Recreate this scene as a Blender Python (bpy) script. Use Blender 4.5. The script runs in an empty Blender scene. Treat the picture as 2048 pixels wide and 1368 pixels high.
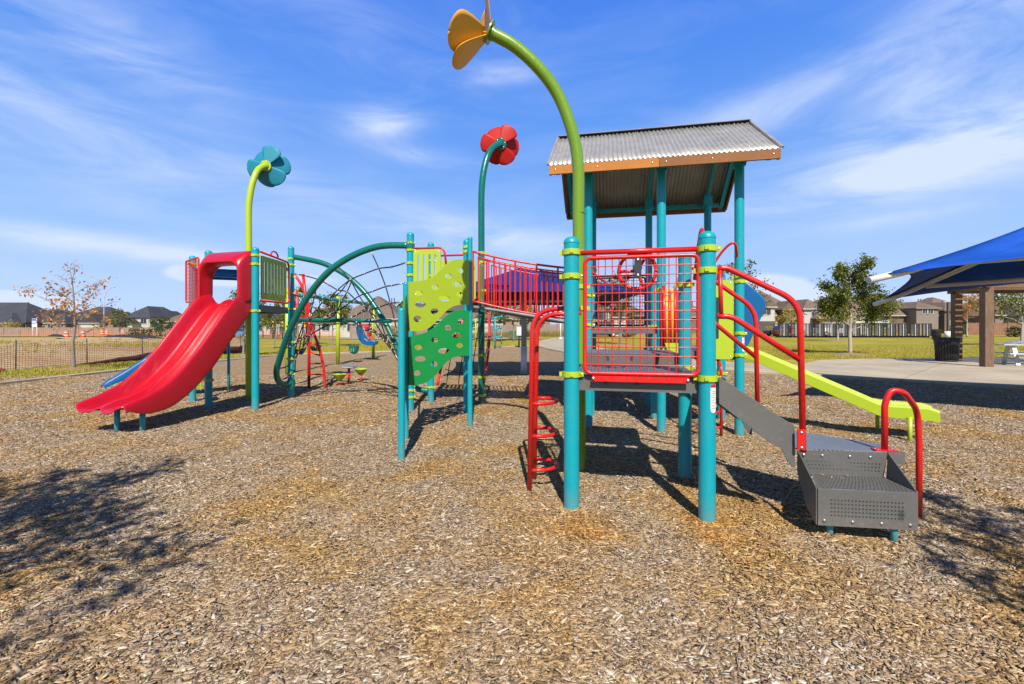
import bpy, bmesh, math, random
import numpy as np
from mathutils import Vector, Matrix, noise
random.seed(7); np.random.seed(7)
scene = bpy.context.scene
COL = scene.collection
R = math.radians
PI = math.pi
F = 910.2; HX = 1024.0; HY = 655.0; EYE = 1.48

def P(px, py, Y):
    """world point seen at photo pixel (px,py) at a measured distance Y"""
    return Vector(((px - HX) / F * Y, Y, EYE - (py - HY) / F * Y))
def G(px, py, z=0.0):
    Y = (EYE - z) * F / (py - HY)
    return Vector(((px - HX) / F * Y, Y, z))

# ------------------------------------------------------------------ camera, world, sun
cam_d = bpy.data.cameras.new('camera'); cam = bpy.data.objects.new('camera', cam_d); COL.objects.link(cam)
cam.location = (0, 0, EYE); cam.rotation_euler = (R(90), 0, 0)
cam_d.lens = 16.0; cam_d.sensor_width = 36.0; cam_d.shift_y = -(684.0 - HY) / 2048.0
cam_d.clip_start = 0.05; cam_d.clip_end = 4000
scene.camera = cam

SUN_EL = 45.0
SUN_DIR = Vector((-0.065, 1.0, -math.tan(R(SUN_EL)))).normalized()      # light travels this way
sd = bpy.data.lights.new('sun', 'SUN'); sun = bpy.data.objects.new('sun', sd); COL.objects.link(sun)
sd.energy = 5.0; sd.angle = R(0.5); sd.color = (1.0, 0.935, 0.83)
sun.rotation_euler = SUN_DIR.to_track_quat('-Z', 'Y').to_euler()
sun.location = (0, -20, 30)

w = bpy.data.worlds.new("World"); scene.world = w; w.use_nodes = True
nt = w.node_tree; nt.nodes.clear()
def wn(t, **k):
    n = nt.nodes.new(t)
    for a, b in k.items(): setattr(n, a, b)
    return n
def wl(a, b): nt.links.new(a, b)
def wm(op, a, b=None, c=None):
    n = wn('ShaderNodeMath', operation=op)
    for i, x in enumerate((a, b, c)):
        if x is None: continue
        if isinstance(x, (int, float)): n.inputs[i].default_value = x
        else: wl(x, n.inputs[i])
    return n.outputs[0]
sky = wn('ShaderNodeTexSky'); sky.sky_type = 'NISHITA'; sky.sun_disc = False
sky.sun_elevation = R(SUN_EL)
toward = -SUN_DIR
sky.sun_rotation = math.atan2(toward.x, toward.y)
sky.altitude = 100; sky.air_density = 1.0; sky.dust_density = 0.35; sky.ozone_density = 3.0
skyt = None
tc = wn('ShaderNodeTexCoord'); sep = wn('ShaderNodeSeparateXYZ'); wl(tc.outputs['Generated'], sep.inputs[0])
az = wm('ARCTAN2', sep.outputs[0], sep.outputs[1])
el = wm('ARCSINE', sep.outputs[2])
def ang(px, py):
    d = Vector(((px - HX) / F, 1, (HY - py) / F)).normalized()
    return math.atan2(d.x, d.y), math.asin(d.z)
# wispy noise: a cloud deck projected overhead, stretched
comb = wn('ShaderNodeCombineXYZ'); wl(az, comb.inputs[0]); wl(el, comb.inputs[1])
mp = wn('ShaderNodeMapping'); wl(comb.outputs[0], mp.inputs[0])
mp.inputs['Rotation'].default_value = (0, 0, R(14)); mp.inputs['Scale'].default_value = (1.6, 6.5, 1)
n1 = wn('ShaderNodeTexNoise'); wl(mp.outputs[0], n1.inputs['Vector'])
n1.inputs['Scale'].default_value = 1.7; n1.inputs['Detail'].default_value = 9; n1.inputs['Roughness'].default_value = 0.62
n1.inputs['Distortion'].default_value = 0.7
n2 = wn('ShaderNodeTexNoise'); wl(comb.outputs[0], n2.inputs['Vector'])
n2.inputs['Scale'].default_value = 9; n2.inputs['Detail'].default_value = 6; n2.inputs['Distortion'].default_value = 0.3
def gauss(px, py, la, lb, rot, amp, src=None):
    """elongated soft patch: centre at a direction, half-sizes in degrees, rotated"""
    a0, e0 = ang(px, py); c, s = math.cos(R(rot)), math.sin(R(rot))
    da = wm('SUBTRACT', az, a0); de = wm('SUBTRACT', el, e0)
    u = wm('DIVIDE', wm('ADD', wm('MULTIPLY', da, c), wm('MULTIPLY', de, s)), R(la))
    v = wm('DIVIDE', wm('SUBTRACT', wm('MULTIPLY', de, c), wm('MULTIPLY', da, s)), R(lb))
    q = wm('ADD', wm('MULTIPLY', u, u), wm('MULTIPLY', v, v))
    return wm('MULTIPLY', wm('EXPONENT', wm('MULTIPLY', q, -1.0)), amp)
tot = None
for g in [(180, 250, 17, 2.2, -22, .75), (560, 370, 16, 1.9, -15, .7), (940, 460, 13, 2.0, -12, .7), (130, 480, 17, .95, -3, 1.5),
          (770, 248, 4.5, 1.6, 3, 1.5), (850, 308, 4.5, 1.0, -2, .9), (1000, 148, 5.5, 1.1, 0, .9), (1550, 215, 15, 2.4, 9, 1.0),
          (1900, 120, 8, 4.5, 35, 1.0), (1930, 270, 13, 3.0, 8, 1.0), (1900, 350, 14, 2.2, 4, .9), (1700, 335, 12, 2.0, 3, .5),
          (1780, 438, 6, .8, 2, .55), (330, 180, 10, 3.0, -14, .45), (60, 270, 9, 3, -25, .5), (1050, 480, 16, 2.0, -4, .5),
          (700, 60, 14, 2.5, -15, .35), (200, 60, 12, 3.5, -10, .4)]:
    x = gauss(*g); tot = x if tot is None else wm('ADD', tot, x)
wis = wm('MULTIPLY', tot, wm('MULTIPLY', wm('MAXIMUM', wm('SUBTRACT', n1.outputs[0], 0.30), 0), 1.75))
cum = None
for g in [(385, 545, 2.6, .95, 0, 1.3), (460, 560, 3.2, .8, 0, 1.1), (1545, 578, 3.8, 1.7, -8, 1.6), (1600, 610, 4, 1.2, 0, 1.2), (25, 598, 3.5, .8, 0, 1.4),
          (90, 612, 3, .7, 0, 1.1), (1960, 600, 4.5, 1.0, 0, 1.3), (620, 560, 5, .9, 0, .8), (1250, 560, 6, 1.2, 0, .8), (2000, 580, 6, .8, 0, .9)]:
    x = gauss(*g); cum = x if cum is None else wm('ADD', cum, x)
cr = wn('ShaderNodeMapRange'); cr.interpolation_type = 'SMOOTHSTEP'
wl(wm('MULTIPLY', cum, wm('ADD', n2.outputs[0], 0.25)), cr.inputs[0])
cr.inputs[1].default_value = 0.28; cr.inputs[2].default_value = 0.75
cr.inputs[3].default_value = 0; cr.inputs[4].default_value = 0.75
low = wm('MULTIPLY', wm('EXPONENT', wm('MULTIPLY', wm('MAXIMUM', el, 0), -1 / R(8.5))), 0.50)
base = wm('MULTIPLY', wm('MAXIMUM', wm('SUBTRACT', n1.outputs[0], 0.42), 0), 0.35)
f = wm('MINIMUM', wm('ADD', wm('ADD', wm('ADD', wis, cr.outputs[0]), low), base), 0.9)
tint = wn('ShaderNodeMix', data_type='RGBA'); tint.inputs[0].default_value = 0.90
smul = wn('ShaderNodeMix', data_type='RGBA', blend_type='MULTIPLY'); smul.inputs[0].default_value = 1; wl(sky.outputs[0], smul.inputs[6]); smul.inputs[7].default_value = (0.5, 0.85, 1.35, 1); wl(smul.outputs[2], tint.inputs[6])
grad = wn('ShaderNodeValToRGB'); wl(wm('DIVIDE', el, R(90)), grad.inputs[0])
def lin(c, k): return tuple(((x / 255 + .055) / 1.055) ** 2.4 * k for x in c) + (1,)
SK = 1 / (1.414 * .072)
stops = [(0, (178, 208, 252)), (.10, (150, 196, 252)), (.20, (108, 167, 249)), (.32, (84, 147, 246)), (.42, (72, 132, 240)), (.56, (36, 62, 124)), (1.0, (20, 33, 66))]  # last two stops, above the view, darkened to cut ambient light and deepen shadows
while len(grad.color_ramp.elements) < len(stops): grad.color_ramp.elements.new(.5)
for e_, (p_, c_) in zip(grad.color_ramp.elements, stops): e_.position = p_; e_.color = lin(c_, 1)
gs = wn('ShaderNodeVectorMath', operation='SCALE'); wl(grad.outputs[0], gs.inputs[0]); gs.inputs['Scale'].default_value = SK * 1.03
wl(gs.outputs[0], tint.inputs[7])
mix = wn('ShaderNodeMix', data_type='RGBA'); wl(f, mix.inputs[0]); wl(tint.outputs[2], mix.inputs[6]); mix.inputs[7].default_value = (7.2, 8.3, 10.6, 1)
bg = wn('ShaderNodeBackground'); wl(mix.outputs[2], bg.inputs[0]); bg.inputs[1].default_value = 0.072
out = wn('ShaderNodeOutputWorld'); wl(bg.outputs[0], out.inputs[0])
scene.view_settings.view_transform = 'Standard'; scene.view_settings.look = 'None'
scene.view_settings.exposure = 0.5; scene.view_settings.gamma = 1.0

# ------------------------------------------------------------------ materials
MATS = {}
def new_mat(name):
    m = bpy.data.materials.new(name); m.use_nodes = True
    m.node_tree.nodes.clear(); MATS[name] = m
    return m
class NT:
    def __init__(s, m): s.t = m.node_tree
    def n(s, ty, ins=None, **k):
        n = s.t.nodes.new(ty)
        for a, b in k.items(): setattr(n, a, b)
        for a, b in (ins or {}).items(): s.set(n, a, b)
        return n
    def set(s, n, a, b):
        if isinstance(b, bpy.types.NodeSocket): s.t.links.new(b, n.inputs[a])
        else: n.inputs[a].default_value = b
    def math(s, op, a, b=None):
        n = s.n('ShaderNodeMath', operation=op); s.set(n, 0, a)
        if b is not None: s.set(n, 1, b)
        return n.outputs[0]
    def mix(s, f, a, b, blend='MIX'):
        n = s.n('ShaderNodeMix', data_type='RGBA', blend_type=blend); s.set(n, 0, f); s.set(n, 6, a); s.set(n, 7, b)
        return n.outputs[2]
    def noise(s, scale, detail=4, vec=None, rough=.5, dist=0):
        n = s.n('ShaderNodeTexNoise', {'Scale': scale, 'Detail': detail, 'Roughness': rough, 'Distortion': dist})
        if vec is not None: s.set(n, 'Vector', vec)
        return n.outputs[0]
    def obj(s, scale=None, rot=None):
        tc = s.n('ShaderNodeTexCoord').outputs['Object']
        if scale or rot:
            mp = s.n('ShaderNodeMapping', {'Vector': tc})
            if scale: mp.inputs['Scale'].default_value = scale
            if rot: mp.inputs['Rotation'].default_value = rot
            return mp.outputs[0]
        return tc
    def ramp(s, f, stops):
        n = s.n('ShaderNodeValToRGB', {0: f}); e = n.color_ramp.elements
        while len(e) < len(stops): e.new(0.5)
        for el_, (p, c) in zip(e, stops): el_.position = p; el_.color = (*c, 1) if len(c) == 3 else c
        return n.outputs[0]
    def rng(s, f, a, b, c, d):
        return s.n('ShaderNodeMapRange', {0: f, 1: a, 2: b, 3: c, 4: d}).outputs[0]
    def bump(s, h, strength=.3, dist=.01):
        return s.n('ShaderNodeBump', {'Height': h, 'Strength': strength, 'Distance': dist}).outputs[0]
    def out(s, base, rough=.5, normal=None, spec=.5, metal=0, **k):
        b = s.n('ShaderNodeBsdfPrincipled', {'Base Color': base, 'Roughness': rough, 'Specular IOR Level': spec, 'Metallic': metal})
        if normal is not None: s.set(b, 'Normal', normal)
        for a, v in k.items(): s.set(b, a.replace('_', ' '), v)
        o = s.n('ShaderNodeOutputMaterial'); s.t.links.new(b.outputs[0], o.inputs[0])
        return b
def c4(c): return (*c, 1)
def painted(name, col, rough=.34, spec=.5, dusty=.08, speck=.07):
    """powder-coated metal or moulded plastic: faint fading, dust, orange-peel bump"""
    m = new_mat(name); t = NT(m)
    v = t.obj()
    n = t.noise(2.3, 5, v); n3 = t.noise(34, 3, v)
    fade = tuple(min(1, c * .78 + .10) for c in col)
    c = t.mix(t.rng(n, .45, .8, 0, dusty), c4(col), c4(fade))
    c = t.mix(t.rng(n3, .58, .78, 0, speck), c, c4((.30, .25, .19)))
    ss = t.noise(1.0, 4, t.obj((70, 70, 7)), .6); sb = t.noise(4.5, 3, v)
    c = t.mix(t.math('MULTIPLY', t.rng(ss, .60, .70, 0, .30), t.rng(sb, .50, .62, 0, 1)), c, c4(tuple(min(1, x * .55 + .17) for x in col)))
    geo = t.n('ShaderNodeNewGeometry').outputs['Position']; z = t.n('ShaderNodeSeparateXYZ', {0: geo}).outputs[2]
    mud = t.math('MULTIPLY', t.rng(z, 0.0, .22, .55, 0.0), t.rng(n3, .35, .65, .2, 1.0))
    c = t.mix(mud, c, c4((.22, .17, .11)))
    t.out(c, t.rng(n3, .3, .8, rough - .06, rough + .16), t.bump(t.noise(160, 2, v), .05, .002), spec)
    return m
def plastic(name, col, rough=.3, spec=.5, dusty=.05, speck=.0):
    """roto-moulded plastic with scuffed runs and dust"""
    m = new_mat(name); t = NT(m); v = t.obj()
    st = t.noise(1.0, 6, t.obj((38, 3.2, 3.2), (0, 0, R(16))), .7); bl = t.noise(1.7, 4, v); fn_ = t.noise(55, 3, v)
    sc = t.math('MULTIPLY', t.rng(st, .54, .74, 0, 1), t.rng(bl, .42, .62, .1, 1))
    c = t.mix(t.math('MULTIPLY', sc, .16), c4(col), c4(tuple(min(1, x * .7 + .16) for x in col)))
    c = t.mix(t.rng(bl, .5, .75, 0, .10), c, c4(tuple(x * .72 for x in col)))
    t.out(c, t.math('ADD', t.math('MULTIPLY', sc, .28), rough), t.bump(fn_, .10, .002), spec); return m
def flat_mat(name, col, rough=.7, var=.2, scale=6, bump=.0, bscale=40, metal=0, spec=.4):
    m = new_mat(name); t = NT(m); v = t.obj()
    n = t.noise(scale, 5, v)
    c = t.mix(t.rng(n, .3, .7, 0, 1), c4(tuple(x * (1 - var) for x in col)), c4(tuple(min(1, x * (1 + var)) for x in col)))
    t.out(c, rough, t.bump(t.noise(bscale, 4, v), bump, .01) if bump else None, spec, metal)
    return m
TEAL = painted('teal_powder_coat', (0.001, 0.285, 0.335))
RED = painted('red_powder_coat', (0.56, 0.010, 0.008), .30)
LIME = painted('lime_plastic', (0.34, 0.445, 0.012), .42)
LIMEP = painted('lime_powder_coat', (0.355, 0.47, 0.012), .34)
DGREEN = painted('dark_green_powder_coat', (0.0, 0.13, 0.10), .26)
OLIVE = painted('olive_green_powder_coat', (0.14, 0.26, 0.010), .28)
GREENP = painted('green_plastic', (0.003, 0.25, 0.045), .42)
SLIDER = plastic('red_slide_plastic', (0.42, 0.004, 0.013), .28, .55)
BLUEP = painted('blue_slide_plastic', (0.0, 0.085, 0.24), .3, .5, .02, .01)
YELLOWP = painted('yellow_petal', (0.68, 0.34, 0.025), .45)
REDP = painted('red_petal', (0.40, 0.008, 0.005), .5, .3, .01, .01)
TEALP = painted('teal_petal', (0.012, 0.20, 0.285), .5, .3, .02, .02)
GREY = painted('grey_powder_coat', (0.105, 0.103, 0.095), .40, .45, .30, .14)
DECKC = painted('dark_grey_deck_coat', (0.095, 0.115, 0.145), .5, .4, .25)
HOLE = flat_mat('perforation_dark', (0.02, 0.02, 0.022), .9)
STEEL = flat_mat('bolt_steel', (0.62, 0.60, 0.56), .3, .1, metal=1)
BLACKM = flat_mat('black_metal', (0.022, 0.022, 0.024), .5, .3)
BLACKR = flat_mat('black_rope', (0.018, 0.018, 0.02), .75, .3, 90, .5, 300)
KNOT = flat_mat('cast_knot', (0.40, 0.38, 0.36), .45, .1, metal=.5)
PIPEG = flat_mat('grey_pipe', (0.16, 0.165, 0.17), .4)
WHITEP = painted('white_column_paint', (0.66, 0.66, 0.63), .5)
GREYCOL = painted('blue_grey_column_paint', (0.30, 0.36, 0.42), .5)
PLASTW = flat_mat('label_white', (0.78, 0.77, 0.74), .5, .04)
ORANGEL = flat_mat('label_orange', (0.75, 0.28, 0.05), .5, .04)
TREATED = None
def wood_mat(name, c1, c2, sc=(14, 14, 1.2)):
    m = new_mat(name); t = NT(m); v = t.obj(sc)
    n = t.noise(3, 7, v, .6, .8); n2 = t.noise(1.3, 3, t.obj())
    c = t.mix(t.rng(n, .35, .68, 0, 1), c4(c1), c4(c2)); c = t.mix(t.rng(n2, .4, .8, 0, .4), c, c4(tuple(x * .6 for x in c1)))
    t.out(c, .75, t.bump(n, .35, .006), .3); return m
WOODPOST = wood_mat('treated_timber', (0.12, 0.07, 0.04), (0.22, 0.135, 0.08))
FASC_O = wood_mat('orange_fascia_board', (0.42, 0.155, 0.03), (0.48, 0.19, 0.04), (2, 26, 26))
FASC_B = wood_mat('brown_fascia_board', (0.22, 0.092, 0.03), (0.27, 0.115, 0.04), (2, 26, 26))
FENCEW = wood_mat('fence_board', (0.20, 0.105, 0.06), (0.30, 0.165, 0.10))
FENCEG = wood_mat('weathered_fence_board', (0.22, 0.16, 0.12), (0.33, 0.25, 0.19))
BARK = wood_mat('bark', (0.17, 0.135, 0.105), (0.31, 0.26, 0.215), (30, 30, 6))
BARKP = wood_mat('pale_bark', (0.30, 0.25, 0.20), (0.46, 0.41, 0.35), (30, 30, 6))
# corrugated steel
m = new_mat('corrugated_steel'); t = NT(m); v = t.obj()
n = t.noise(3.5, 6, v); n5 = t.noise(28, 3, t.obj((1, .15, .15)))
t.out(t.mix(t.rng(n, .35, .7, 0, 1), c4((.31, .30, .28)), c4((.39, .38, .36))), t.rng(n5, .3, .7, .32, .55), None, .5, .35)
ROOFM = m
# shade cloth
def cloth(name, col, tr):
    m = new_mat(name); t = NT(m); v = t.obj()
    n = t.noise(1.1, 4, v); c = t.mix(t.rng(n, .35, .7, 0, .8), c4(tuple(x * .82 for x in col)), c4(tuple(min(1, x * 1.2 + .01) for x in col)))
    wv = t.noise(420, 1, v)
    d = t.n('ShaderNodeBsdfPrincipled', {'Base Color': c, 'Roughness': .75, 'Specular IOR Level': .25, 'Normal': t.n('ShaderNodeBump', {'Height': t.noise(1.6, 3, t.obj((1, 3.5, 1), (0, 0, .8))), 'Strength': .35, 'Distance': .12, 'Normal': t.bump(wv, .4, .002)}).outputs[0]})
    tl = t.n('ShaderNodeBsdfTranslucent', {'Color': c})
    mx = t.n('ShaderNodeMixShader', {0: tr, 1: d.outputs[0], 2: tl.outputs[0]})
    o = t.n('ShaderNodeOutputMaterial'); t.t.links.new(mx.outputs[0], o.inputs[0]); return m
BLUECLOTH = cloth('blue_shade_cloth', (0.002, 0.075, 0.42), .14)
NAVYCLOTH = cloth('deep_blue_shade_cloth', (0.004, 0.024, 0.17), .04)
GREYCLOTH = flat_mat('dark_grey_net_cloth', (.10, .10, .11), .8)
# leaves
def leaf_mat(name, stops, tr=.35):
    m = new_mat(name); t = NT(m)
    r = t.n('ShaderNodeNewGeometry').outputs['Random Per Island']
    c = t.ramp(r, stops)
    d = t.n('ShaderNodeBsdfPrincipled', {'Base Color': c, 'Roughness': .55, 'Specular IOR Level': .35})
    tl = t.n('ShaderNodeBsdfTranslucent', {'Color': t.mix(1.0, c, c4((1.0, 1.0, .55)), 'MULTIPLY')})
    mx = t.n('ShaderNodeMixShader', {0: tr, 1: d.outputs[0], 2: tl.outputs[0]})
    o = t.n('ShaderNodeOutputMaterial'); t.t.links.new(mx.outputs[0], o.inputs[0]); return m
L_GREEN = leaf_mat('green_leaves', [(0, (.045, .065, .010)), (.4, (.095, .12, .014)), (.75, (.17, .19, .024)), (1, (.31, .30, .045))])
L_DARK = leaf_mat('dark_green_leaves', [(0, (.03, .05, .012)), (.5, (.065, .10, .016)), (1, (.14, .17, .03))])
L_YELLOW = leaf_mat('yellow_leaves', [(0, (.25, .19, .02)), (.5, (.45, .32, .03)), (1, (.35, .35, .05))])
L_ORANGE = leaf_mat('orange_leaves', [(0, (.28, .10, .02)), (.35, (.50, .22, .05)), (.7, (.62, .33, .10)), (.9, (.35, .2, .1)), (1, (.12, .13, .05))])
L_GRASS = leaf_mat('grass_blades', [(0, (.22, .21, .02)), (.5, (.36, .30, .03)), (1, (.50, .42, .08))], .25)
L_TALL = leaf_mat('dry_tall_grass', [(0, (.14, .15, .03)), (.5, (.30, .22, .07)), (1, (.45, .33, .12))], .25)

# ------------------------------------------------------------------ mesh builder
ORG = {}
class MB:
    def __init__(s): s.v = []; s.f = []; s.m = []; s.s = []
    def add(s, vs, fs, mi=0, sm=False):
        o = len(s.v); s.v.extend([tuple(x) for x in vs])
        for q in fs: s.f.append([o + i for i in q]); s.m.append(mi); s.s.append(sm)
        return s
    def box(s, c, size, ax=None, mi=0):
        c = Vector(c); X, Y, Z = ax if ax else (Vector((1, 0, 0)), Vector((0, 1, 0)), Vector((0, 0, 1)))
        a, b, d = size[0] / 2, size[1] / 2, size[2] / 2
        vs = [c + X * i * a + Y * j * b + Z * k * d for k in (-1, 1) for j in (-1, 1) for i in (-1, 1)]
        return s.add(vs, [(0, 2, 3, 1), (4, 5, 7, 6), (0, 1, 5, 4), (2, 6, 7, 3), (0, 4, 6, 2), (1, 3, 7, 5)], mi)
    def beam(s, p0, p1, wd, ht, up=(0, 0, 1), mi=0):
        p0, p1 = Vector(p0), Vector(p1); d = (p1 - p0); L = d.length; X = d / L; up = Vector(up)
        Y = up.cross(X)
        if Y.length < 1e-4: Y = Vector((1, 0, 0)).cross(X)
        Y.normalize(); Z = X.cross(Y)
        return s.box((p0 + p1) / 2, (L, wd, ht), (X, Y, Z), mi)
    def tube(s, path, r, seg=12, caps=True, mi=0, closed=False):
        path = [Vector(p) for p in path]; n = len(path)
        rr = r if isinstance(r, (list, tuple)) else [r] * n
        tans = []
        for i in range(n):
            if closed: t = path[(i + 1) % n] - path[i - 1]
            else: t = path[min(i + 1, n - 1)] - path[max(i - 1, 0)]
            tans.append(t.normalized() if t.length > 1e-9 else Vector((0, 0, 1)))
        ref = Vector((0, 0, 1)) if abs(tans[0].z) < .9 else Vector((1, 0, 0))
        nrm = (ref - tans[0] * ref.dot(tans[0])).normalized()
        vs = []
        for i in range(n):
            nrm = (nrm - tans[i] * nrm.dot(tans[i]))
            nrm = nrm.normalized() if nrm.length > 1e-6 else tans[i].orthogonal().normalized()
            b = tans[i].cross(nrm)
            for k in range(seg):
                a = 2 * PI * k / seg
                vs.append(path[i] + (nrm * math.cos(a) + b * math.sin(a)) * rr[i])
        fs = []
        for i in range(n if closed else n - 1):
            j = (i + 1) % n
            for k in range(seg):
                k2 = (k + 1) % seg
                fs.append((i * seg + k, i * seg + k2, j * seg + k2, j * seg + k))
        o = len(s.v); s.add(vs, fs, mi, True)
        if caps and not closed:
            s.f.append([o + k for k in range(seg)][::-1]); s.m.append(mi); s.s.append(False)
            s.f.append([o + (n - 1) * seg + k for k in range(seg)]); s.m.append(mi); s.s.append(False)
        return s
    def cyl(s, p0, p1, r, seg=16, mi=0): return s.tube([p0, p1], r, seg, True, mi)
    def lathe(s, prof, c, seg=20, mi=0, ax=None):
        """profile [(r,z)...] about an axis through c"""
        c = Vector(c); X, Y, Z = ax if ax else (Vector((1, 0, 0)), Vector((0, 1, 0)), Vector((0, 0, 1)))
        if len(prof) > 2:      # split rings at sharp corners so that shading stays crisp
            for i in range(1, len(prof) - 1):
                a = Vector((prof[i][0] - prof[i - 1][0], prof[i][1] - prof[i - 1][1])); b = Vector((prof[i + 1][0] - prof[i][0], prof[i + 1][1] - prof[i][1]))
                if a.length > 1e-9 and b.length > 1e-9 and a.angle(b) > R(35): s.lathe(prof[:i + 1], c, seg, mi, (X, Y, Z)); return s.lathe(prof[i:], c, seg, mi, (X, Y, Z))
        vs = [c + (X * math.cos(2 * PI * k / seg) + Y * math.sin(2 * PI * k / seg)) * r + Z * z for r, z in prof for k in range(seg)]
        fs = [(i * seg + k, i * seg + (k + 1) % seg, (i + 1) * seg + (k + 1) % seg, (i + 1) * seg + k) for i in range(len(prof) - 1) for k in range(seg)]
        return s.add(vs, fs, mi, True)
    def ball(s, c, r, mi=0, seg=8, rings=5, sq=(1, 1, 1)):
        c = Vector(c); vs = []; fs = []
        for i in range(rings + 1):
            th = PI * i / rings
            for k in range(seg):
                a = 2 * PI * k / seg
                vs.append(c + Vector((math.sin(th) * math.cos(a) * sq[0], math.sin(th) * math.sin(a) * sq[1], math.cos(th) * sq[2])) * r)
        for i in range(rings):
            for k in range(seg): fs.append((i * seg + k, (i + 1) * seg + k, (i + 1) * seg + (k + 1) % seg, i * seg + (k + 1) % seg))
        return s.add(vs, fs, mi, True)
    def prism(s, poly, o, X, Y, th, mi=0):
        """convex-ish polygon in the (X,Y) plane at o, thickness th along X x Y"""
        o, X, Y = Vector(o), Vector(X), Vector(Y); Z = X.cross(Y).normalized(); n = len(poly)
        vs = [o + X * a + Y * b + Z * (th / 2) for a, b in poly] + [o + X * a + Y * b - Z * (th / 2) for a, b in poly]
        fs = [list(range(n)), list(range(2 * n - 1, n - 1, -1))] + [(i, n + i, n + (i + 1) % n, (i + 1) % n) for i in range(n)]
        return s.add(vs, fs, mi)
    def plate(s, outline, holes, o, X, Y, th, mi=0):
        """flat plate with holes, filled through a 2-D curve"""
        cu = bpy.data.curves.new('tmp', 'CURVE'); cu.dimensions = '2D'; cu.fill_mode = 'BOTH'; cu.extrude = th / 2
        for lp in [outline] + holes:
            sp = cu.splines.new('POLY'); sp.points.add(len(lp) - 1)
            for pt, (a, b) in zip(sp.points, lp): pt.co = (a, b, 0, 1)
            sp.use_cyclic_u = True
        ob = bpy.data.objects.new('tmp', cu); COL.objects.link(ob)
        me = bpy.data.meshes.new_from_object(ob.evaluated_get(bpy.context.evaluated_depsgraph_get()))
        o, X, Y = Vector(o), Vector(X), Vector(Y); Z = X.cross(Y).normalized()
        s.add([o + X * q.co.x + Y * q.co.y + Z * q.co.z for q in me.vertices], [list(p.vertices) for p in me.polygons], mi)
        bpy.data.objects.remove(ob); bpy.data.curves.remove(cu); bpy.data.meshes.remove(me)
        return s
    def grid(s, rows, mi=0, sm=True, wrap=False):
        n = len(rows[0]); vs = [p for r_ in rows for p in r_]; fs = []
        for i in range(len(rows) - 1):
            for k in range(n if wrap else n - 1):
                k2 = (k + 1) % n; fs.append((i * n + k, i * n + k2, (i + 1) * n + k2, (i + 1) * n + k))
        return s.add(vs, fs, mi, sm)
    def bolt(s, p, n, r=.011, mi=0):
        n = Vector(n).normalized(); X = n.orthogonal().normalized(); Y = n.cross(X)
        return s.lathe([(r, 0), (r * .92, r * .35), (r * .5, r * .6), (0.0001, r * .65)], p, 8, mi, (X, Y, n))
    def build(s, name, mats, parent=None, bevel=0, solid=0, sub=0, label=None):
        me = bpy.data.meshes.new(name); o0 = ORG.get(parent.name, Vector((0, 0, 0))) if parent else Vector((0, 0, 0))
        me.from_pydata([(a - o0.x, b - o0.y, c - o0.z) for a, b, c in s.v], [], s.f)
        for m_ in (mats if isinstance(mats, (list, tuple)) else [mats]): me.materials.append(m_)
        me.polygons.foreach_set('material_index', s.m); me.polygons.foreach_set('use_smooth', s.s)
        me.update()
        ob = bpy.data.objects.new(name, me); COL.objects.link(ob)
        if parent: ob.parent = parent; ORG[ob.name] = o0
        if solid: md = ob.modifiers.new('solid', 'SOLIDIFY'); md.thickness = solid; md.offset = -1
        if bevel: md = ob.modifiers.new('bevel', 'BEVEL'); md.width = bevel; md.segments = 2; md.limit_method = 'ANGLE'; md.angle_limit = R(40)
        if sub: md = ob.modifiers.new('sub', 'SUBSURF'); md.levels = sub; md.render_levels = sub
        if label: ob['label'] = label
        return ob
def tag(o, label=None, cat=None, group=None, kind=None):
    if label: o['label'] = label
    if cat: o['category'] = cat
    if group: o['group'] = group
    if kind: o['kind'] = kind
    return o
def thing(name, loc, label, cat, group=None):
    o = bpy.data.objects.new(name, None); COL.objects.link(o); o.location = loc; o.empty_display_size = .2
    ORG[o.name] = Vector(loc); return tag(o, label, cat, group)
def kids(o): return [c for c in COL.objects if c.parent == o]
def dup(o, loc=None, rotz=0, scale=1, label=None):
    c = o.copy(); COL.objects.link(c)
    if loc is not None: c.location = loc
    if rotz: c.rotation_euler = (0, 0, rotz)
    if scale != 1: c.scale = (scale,) * 3
    if label: c['label'] = label
    for k in kids(o):
        k2 = k.copy(); COL.objects.link(k2); k2.parent = c
        for g in kids(k): g2 = g.copy(); COL.objects.link(g2); g2.parent = k2
    return c
def cr_(pts, n=8, closed=False):
    """Catmull-Rom through points"""
    pts = [Vector(p) for p in pts]; out = []; N = len(pts)
    for i in range(N if closed else N - 1):
        p0 = pts[i - 1] if (i > 0 or closed) else pts[0] * 2 - pts[1]
        p1 = pts[i]; p2 = pts[(i + 1) % N]; p3 = pts[(i + 2) % N] if (i + 2 < N or closed) else p2 * 2 - p1
        for k in range(n):
            u = k / n
            out.append(.5 * ((2 * p1) + (p2 - p0) * u + (2 * p0 - 5 * p1 + 4 * p2 - p3) * u * u + (3 * p1 - p0 - 3 * p2 + p3) * u ** 3))
    if not closed: out.append(pts[-1])
    return out
def fillet(pts, rad, n=6):
    """polyline with rounded corners"""
    pts = [Vector(p) for p in pts]; out = [pts[0]]
    for i in range(1, len(pts) - 1):
        a, b, c = pts[i - 1], pts[i], pts[i + 1]; r = min(rad, (a - b).length * .48, (c - b).length * .48)
        p, q = b + (a - b).normalized() * r, b + (c - b).normalized() * r
        for k in range(n + 1):
            u = k / n; out.append(p * (1 - u) ** 2 + b * 2 * u * (1 - u) + q * u * u)
    out.append(pts[-1]); return out
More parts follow.
